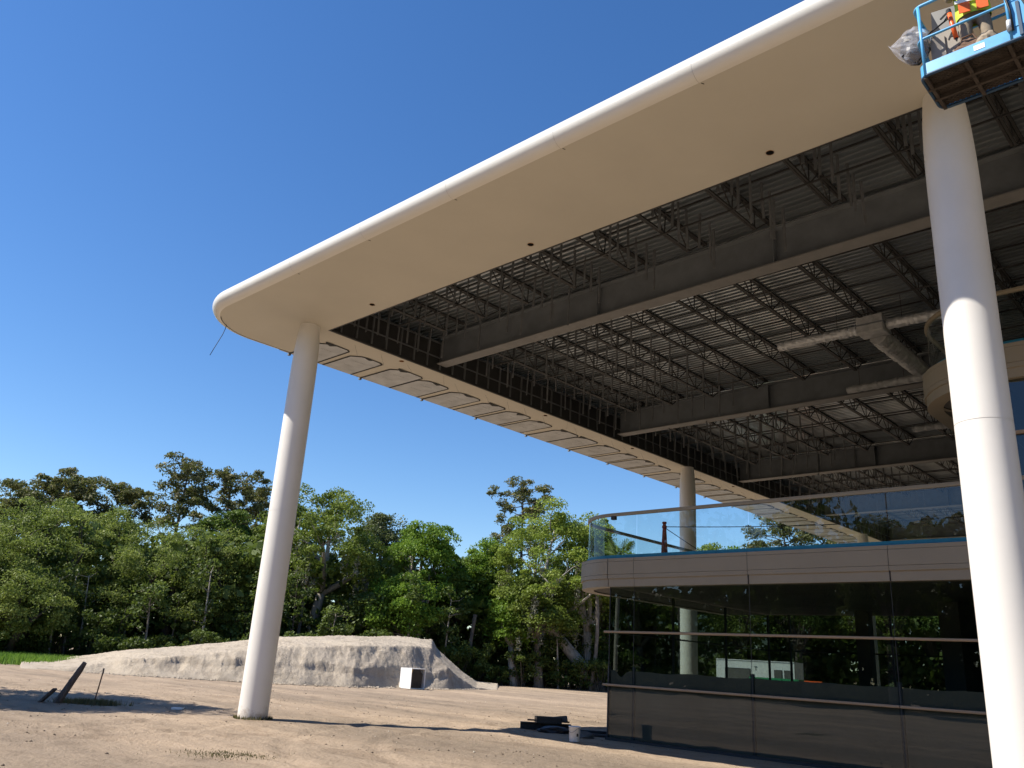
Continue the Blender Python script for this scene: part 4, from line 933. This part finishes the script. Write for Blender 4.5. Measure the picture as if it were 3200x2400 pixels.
TREES = [
 ('pine',-89.9,27.4,16.4,6.4,'brown-green pine crown second from the left edge above the oaks'),
 ('pine',-90.9,30.9,17.2,6.8,'brown-green pine with flat crown, third from the left edge'),
 ('pine',-86.7,33.7,16.5,5.6,'brown-green pine right of the flat-crowned pines, left of the tall thin pine'),
 ('pine',-88.7,24.3,13.7,5.4,'low brown-green pine at the left edge behind the oaks'),
 ('pine',-81.0,36.9,19.1,4.8,'tall thin pine with open crown left of the big front column'),
 ('pine',-81.6,42.4,19.3,6.6,'wide dark pine crown just left of the big front column'),
 ('pine',-83.7,47.0,18.4,4.6,'dark pine half hidden behind the big front column'),
 ('dark',-75.4,39.2,15.0,5.8,'dark green broadleaf tree below the wide dark pine'),
 ('feather',-75.2,20.8,10.2,6.2,'feathery oak cut by the left edge of the picture'),
 ('feather',-76.2,24.4,12.9,8.6,'broad feathery oak, largest at the left'),
 ('feather',-77.2,30.4,13.4,6.2,'feathery oak below the tall thin pine on its left'),
 ('feather',-71.6,33.5,12.1,8.6,'broad feathery oak left of the big front column'),
 ('feather',-70.7,37.4,10.9,6.0,'feathery oak touching the left side of the big front column'),
 ('feather',-70.7,21.9,6.6,5.0,'low feathery oak over the bright grass'),
 ('oak',-73.5,44.7,15.9,5.6,'oak standing behind the big front column'),
 ('oak',-66.2,44.9,16.9,8.6,'big rounded oak with pale trunk just right of the front column'),
 ('grey',-68.9,53.1,16.5,5.8,'thin grey-green tree behind and right of the big rounded oak'),
 ('bright',-61.4,52.8,15.1,6.4,'bright green tree with pointed top above the end of the sand heap'),
 ('bright',-58.7,48.3,9.0,4.6,'small bright green tree over the top of the sand heap'),
 ('bright',-60.8,60.9,14.2,6.2,'bright green tree between the pointed tree and the pale spreading tree'),
 ('dark',-61.1,57.6,12.2,5.4,'dark low-crowned tree right of the sand heap end'),
 ('pine',-65.9,71.2,22.0,7.6,'round brown-green pine rising behind the pale yellow-green tree'),
 ('light',-52.7,61.5,17.0,9.4,'large pale yellow-green tree with leaning trunk left of the terrace'),
 ('light',-51.2,65.3,17.0,5.4,'pale yellow-green tree next to the terrace corner'),
 ('bright',-54.5,58.3,8.4,3.0,'small green tree with pale trunk just right of the sand heap'),
 ('oak',-52.9,60.0,10.4,5.2,'low oak under the pale yellow-green tree'),
 ('light',-46.4,79.5,15.7,4.0,'pale tree top just right of the rear column above the terrace'),
 ('bright',-46.6,85.1,16.1,4.4,'bright green tree top left of the pine above the terrace'),
 ('bright',-44.0,87.6,16.4,4.8,'bright green tree top close beside the pine above the terrace'),
 ('pine',-39.8,83.0,18.4,7.0,'spreading pine seen above the terrace edge under the canopy'),
 ('pine',-38.0,89.2,17.6,5.2,'pine branches farthest right above the terrace edge'),
 ('oak',-52.9,70.3,14.1,5.0,'oak behind the curved terrace railing'),
 ('dark',-47.9,69.0,12.0,5.4,'dark tree seen through the left end of the tinted glass'),
 ('oak',-44.6,71.2,11.8,5.2,'oak seen through the glass near the lit rear column'),
 ('feather',-41.1,75.5,12.3,5.4,'feathery tree seen through the glass above the trailer'),
 ('dark',-37.1,79.8,12.7,5.4,'dark tree seen through the glass right of the trailer'),
 ('oak',-32.4,83.9,13.3,5.6,'oak seen through the glass left of the near column'),
 ('dark',-27.1,87.9,13.9,5.6,'dark tree seen through the glass beside the near column'),
]
GRP = {'pine': 'pines behind the wood', 'feather': 'feathery oaks at the wood edge'}
NMS = {'pine': 'pine_tree', 'feather': 'oak_tree', 'oak': 'oak_tree', 'dark': 'broadleaf_tree', 'bright': 'broadleaf_tree', 'light': 'broadleaf_tree', 'grey': 'broadleaf_tree'}
protos = {}
for i, (kd, x, y, h, wd_, lb) in enumerate(TREES):
    far = i >= 32
    ln = {22: 5.0, 13: 3.0, 9: 1.5}.get(i, random.uniform(-.6, .6))
    t = tree(kd, h, wd_, (x, y, 0), lb, GRP.get(kd, 'trees of the wood edge'), NMS[kd], 100 + i, lean=ln, dens=.6 if far else (.75 if i == 4 else 1.0), mossy=i in (22, 25, 15), bark='barkpale' if i in (15, 17, 24) else None)
    if i == 22: t.rotation_euler = (0, 0, math.atan2(-ROT[0][1], -ROT[0][0]))
    protos.setdefault(kd, t)
random.seed(5)
# palms
def palm(loc, H_, label, seed, rr=1.5):
    random.seed(seed); root = empty('palm_tree', loc); tag(root, label, 'tree', 'cabbage palms')
    tm = MB().tube(bend(Vector((0, 0, -.3)), Vector((.3, 0, H_ - rr)), 6, .03), [.20, .18, .17, .17, .17, .18, .2], 9); tm.build('trunk', 'bark', root, True)
    V = []; F_ = []; k = 0
    for i in range(26):
        a = random.uniform(0, 6.28); el = random.uniform(-.7, 1.3); st = Vector((.3, 0, H_ - rr)); d = Vector((math.cos(a) * math.cos(el), math.sin(a) * math.cos(el), math.sin(el)))
        c = st + d * rr * .55; side = d.cross(Vector((0, 0, 1))).normalized(); up = side.cross(d)
        for q in range(13):
            an = (q - 6) * .2; dd = (d * math.cos(an) + side * math.sin(an)).normalized(); e = c + dd * rr * .62 * (1 - .03 * abs(q - 6)) - Vector((0, 0, .16)); s2 = side * .025
            V += [c - s2, c + s2, e + up * .03, e - up * .03]; F_.append((k, k + 1, k + 2, k + 3)); k += 4
        V += [st - side * .02, st + side * .02, c + side * .012, c - side * .012]; F_.append((k, k + 1, k + 2, k + 3)); k += 4
    V = np.array([tuple(v) for v in V]); F_ = np.array(F_)
    link('fronds', np_mesh('fronds', V, F_, np.clip(rng.normal(.5, .2, len(F_)), 0, 1)), LEAF['oak'], root); return root
palm((-42.6, 58.0, 0), 12.5, 'cabbage palm seen through the glass railing left of the red post', 1, 1.9)
palm((-49.1, 63.1, 0), 12.0, 'cabbage palm just left of the terrace railing', 2, 1.5)
palm((-66.3, 43.2, 0), 9.9, 'cabbage palm crown inside the wood right of the front column', 3, 1.5)
palm((-57.5, 56.0, 0), 7.5, 'low cabbage palm in the shade right of the sand heap', 4, 1.5)
# thin understorey trees and shrubs: four shapes each, copied along the edge of the wood
random.seed(11)
def edge_r(az): return float(np.interp(az, [20, 31, 38, 43, 47, 52, 60, 66, 70, 76], [82, 80, 79, 77, 74, 71, 70, 71, 73, 74]))
sl = [tree('slender', h, w_, (0, 0, -400), '', None, 'slender_tree', 300 + k, dens=.9, bark=bk_) for k, (h, w_, bk_) in enumerate(((5.5, 2.6, 'bark'), (6.8, 2.8, 'barkpale'), (4.6, 2.6, 'barkdark'), (7.6, 3.0, 'barkdark')))]
used = [False] * 4
def zone(a):
    return ('seen through the tinted glass' if a < 36.5 else 'between sand heap end and glass building' if a < 46 else 'behind the high end of the sand heap' if a < 53.5 else 'just right of the big front column' if a < 58.5 else 'behind the low end of the sand heap' if a < 67.5 else 'above the bright grass at the left edge')
SPOTS = []
for k in range(44):
    az = 29 + (76 - 29) * (k + random.uniform(.2, .8)) / 44; SPOTS.append((az, edge_r(az) + random.uniform(1.5, 8)))
for k, (az, rr) in enumerate(SPOTS):
    x, y = -rr * math.sin(R(az)), rr * math.cos(R(az)); j = random.randrange(4); s_ = random.uniform(.8, 1.2)
    zn = zone(az); lb = 'slender thin-trunked tree ' + zn
    if not used[j]: used[j] = True; o = sl[j]; o.location = (x, y, 0); o['label'] = lb
    else: o = dup(sl[j], (x, y, 0), random.uniform(0, 6.28), (s_, s_, s_), lb)
    o['group'] = 'slender trees ' + zn
for j in range(4):
    if not used[j]: 
        for ch in list(sl[j].children): bpy.data.objects.remove(ch)
        bpy.data.objects.remove(sl[j])
def shrub(seed, w_, h_):
    random.seed(seed); root = empty('shrub', (0, 0, -400)); tag(root, '', 'shrub')
    cs = [(random.uniform(-1, 1) * w_ / 2, random.uniform(-1, 1) * w_ / 2, random.uniform(.1, 1) ** .8 * h_) for _ in range(22)]; rs = [random.uniform(.4, .8) for _ in cs]
    tm = MB()
    for c in cs[::3]: tm.tube([(c[0] * .2, c[1] * .2, -.1), (c[0] * .6, c[1] * .6, c[2] * .6), c], [.04, .03, .012], 5)
    tm.build('stem', 'barkdark', root); crown_obj([leaves(cs, rs, 75, .27, .6, .9, .3)], 'foliage', LEAF['under'], root); return root
sh = [shrub(400, 2.6, 2.2), shrub(401, 3.2, 2.8), shrub(402, 2.2, 1.6), shrub(403, 3.0, 3.6)]; used = [False] * 4
random.seed(12)
for k in range(70):
    az = 27 + (76 - 27) * (k + random.uniform(.1, .9)) / 70; rr = edge_r(az) + random.uniform(.2, 5) ; x, y = -rr * math.sin(R(az)), rr * math.cos(R(az)); j = random.randrange(4); s_ = random.uniform(.55, 1.0)
    zn = zone(az); lb = 'dark leafy shrub in the undergrowth ' + zn
    if not used[j]: used[j] = True; o = sh[j]; o.location = (x, y, 0); o['label'] = lb
    else: o = dup(sh[j], (x, y, 0), random.uniform(0, 6.28), (s_, s_, s_ * random.uniform(.8, 1.2)), lb)
    o['group'] = 'shrubs ' + zn
# the wood behind: one mass nobody could count
cs = []; rs = []
for k in range(3600):
    az = random.uniform(14, 82) if k % 3 else random.uniform(-50, 16); rr = edge_r(az) + random.uniform(7, 26); cs.append((-rr * math.sin(R(az)), rr * math.cos(R(az)), random.uniform(0, 1) ** 1.15 * 10.0)); rs.append(random.uniform(1.2, 2.2))
o = crown_obj([leaves(cs, rs, 34, .75, .8, .9, .3)], 'far_woodland', LEAF['under'], None); tag(o, 'dense dark wood behind the edge trees', 'woodland', kind='stuff')
cs = []; rs = []
for k in range(3000):
    a = random.uniform(0, 1); cs.append((-170 + 290 * a, -46 - random.uniform(0, 14) + 18 * abs(a - .6), random.uniform(0, 1) ** 1.35 * (16 + 7 * math.sin(k * .37) * math.sin(a * 60)))); rs.append(random.uniform(2, 3.4))
o = crown_obj([leaves(cs, rs, 55, 1.05, .8, .9, .3)], 'woodland_behind', LEAF['under'], None); tag(o, 'dark wood behind the photographer mirrored in the glass', 'woodland', kind='stuff')
# trees behind the camera, mirrored in the glass, and the one that shades the dirt at the left
for k, (kd, x, y, s_, lb) in enumerate((('oak', -32.6, 2.2, 1.03, 'oak outside the left edge whose shade streaks the dirt'),
        ('oak', -26, -34, 1.0, 'oak mirrored in the left panes of the dark glass'), ('pine', -17, -38, 1.0, 'pine mirrored in the dark glass between the joints'),
        ('dark', -8, -33, 1.1, 'dark tree mirrored in the glass near the column'), ('oak', 1, -36, 1.05, 'oak mirrored in the glass behind the near column'), ('pine', 9, -34, 1.0, 'pine mirrored in the upper storey glass at the right edge'),
        ('feather', 17, -37, 1.1, 'feathery oak behind the photographer, farthest right'), ('dark', -36, -40, 1.1, 'dark tree behind the photographer, farthest left'), ('pine', 4, -44, 1.1, 'tall pine behind the photographer mirrored in the railing'))):
    dup(protos[kd], (x, y, 0), 1.3 * k, (s_, s_, s_), lb, 'trees behind the photographer')
# grass strip at the far left, weeds at the post and loose clods
def grass(name, label, pts, n, h_, mat, spread):
    c = np.array(pts)[rng.integers(0, len(pts), n)] + np.concatenate([rng.normal(0, spread, (n, 2)), np.zeros((n, 1))], 1)
    a = rng.random(n) * 6.28; d = np.stack([np.cos(a), np.sin(a), np.zeros(n)], 1); hh = h_ * rng.uniform(.4, 1.2, n)
    ln = np.stack([np.cos(a + 1), np.sin(a + 1), np.zeros(n)], 1) * (hh * rng.uniform(0, .6, n))[:, None]
    wv = d * (h_ * .06 + .006); top = c + ln; top[:, 2] += hh; mid = c + ln * .3; mid[:, 2] += hh * .55
    V = np.stack([c - wv, c + wv, mid + wv * .7, top], 1).reshape(-1, 3)
    o = link(name, np_mesh(name, V, np.arange(4 * n).reshape(-1, 4), np.clip(rng.normal(.55, .22, n), 0, 1)), LEAF[mat]); tag(o, label, 'grass', kind='stuff')
pts = []
for k in range(500):
    az = random.uniform(66.5, 77); rr = random.uniform(60 + (77 - az) * .4, 74); pts.append((-rr * math.sin(R(az)), rr * math.cos(R(az)), -.02))
grass('grass', 'bright green grass strip at the left below the oaks', pts, 15000, .55, 'grass', .8)
grass('weeds', 'low weeds round the foot of the broken post', [(-25.9 + .05 * i, 9.9 + .06 * i, 0) for i in range(12)], 1400, .16, 'weed', .28)
grass('weeds', 'dry weed patch on the dirt near the bottom edge', [(-14.4 + .10 * i, 7.9 + .09 * i, 0) for i in range(7)], 650, .035, 'weed', .30)
grass('weeds', 'sparse weeds round the foot of the big front column', [(-21.19 + .42 * math.cos(a), 12.75 + .42 * math.sin(a), 0) for a in np.linspace(0, 6.28, 20)], 500, .09, 'weed', .06)
def scatter(name, label, n, mat, smin, smax, area):
    base = np.array([(1, 0, 0), (0, 1, 0), (-1, 0, 0), (0, -1, 0), (0, 0, .8), (0, 0, -.6)]); fc = np.array([(0, 1, 4), (1, 2, 4), (2, 3, 4), (3, 0, 4), (1, 0, 5), (2, 1, 5), (3, 2, 5), (0, 3, 5)])
    x = rng.uniform(area[0], area[1], n); y = rng.uniform(area[2], area[3], n); s = smin + (smax - smin) * rng.random(n) ** 3
    kp = (fbm(x * .5 + 3, y * .5, 3) + .25 * rng.random(n)) > .12; x, y, s = x[kp], y[kp], s[kp]; n = len(x)
    z = ground_h(x, y); a = rng.random(n) * 6.28
    B = base[None] * s[:, None, None] * rng.uniform(.6, 1.3, (n, 6, 1)); ca, sa = np.cos(a)[:, None], np.sin(a)[:, None]
    V = np.stack([B[..., 0] * ca - B[..., 1] * sa + x[:, None], B[..., 0] * sa + B[..., 1] * ca + y[:, None], B[..., 2] + z[:, None] + s[:, None] * .2], 2).reshape(-1, 3)
    F_ = (fc[None] + 6 * np.arange(n)[:, None, None]).reshape(-1, 3)
    o = link(name, np_mesh(name, V, F_), mat); tag(o, label, 'stones', kind='stuff')
scatter('dirt_clods', 'small dark clods scattered over the dirt', 7000, 'clod', .005, .034, (-40, -4, 4, 30))
scatter('pale_stones', 'small pale stones scattered over the dirt', 900, 'pebble', .004, .034, (-42, -4, 4, 34))

n = 1500; a = rng.uniform(R(45), R(70), n); rr = np.interp(a, toe_az, toe_r) + -np.abs(rng.normal(.1, .5, n)) + .05; sz = .02 + .10 * rng.random(n) ** 3
base = np.array([(1, 0, 0), (0, 1, 0), (-1, 0, 0), (0, -1, 0), (0, 0, .8), (0, 0, -.6)]); fc = np.array([(0, 1, 4), (1, 2, 4), (2, 3, 4), (3, 0, 4), (1, 0, 5), (2, 1, 5), (3, 2, 5), (0, 3, 5)])
B = base[None] * sz[:, None, None] * rng.uniform(.6, 1.4, (n, 6, 1)) + np.stack([-rr * np.sin(a), rr * np.cos(a), np.full(n, .005)], 1)[:, None, :]
o = link('sand_clods', np_mesh('sand_clods', B.reshape(-1, 3), (fc[None] + 6 * np.arange(n)[:, None, None]).reshape(-1, 3)), 'sand'); tag(o, 'loose sand clods along the foot of the heap', 'stones', kind='stuff')
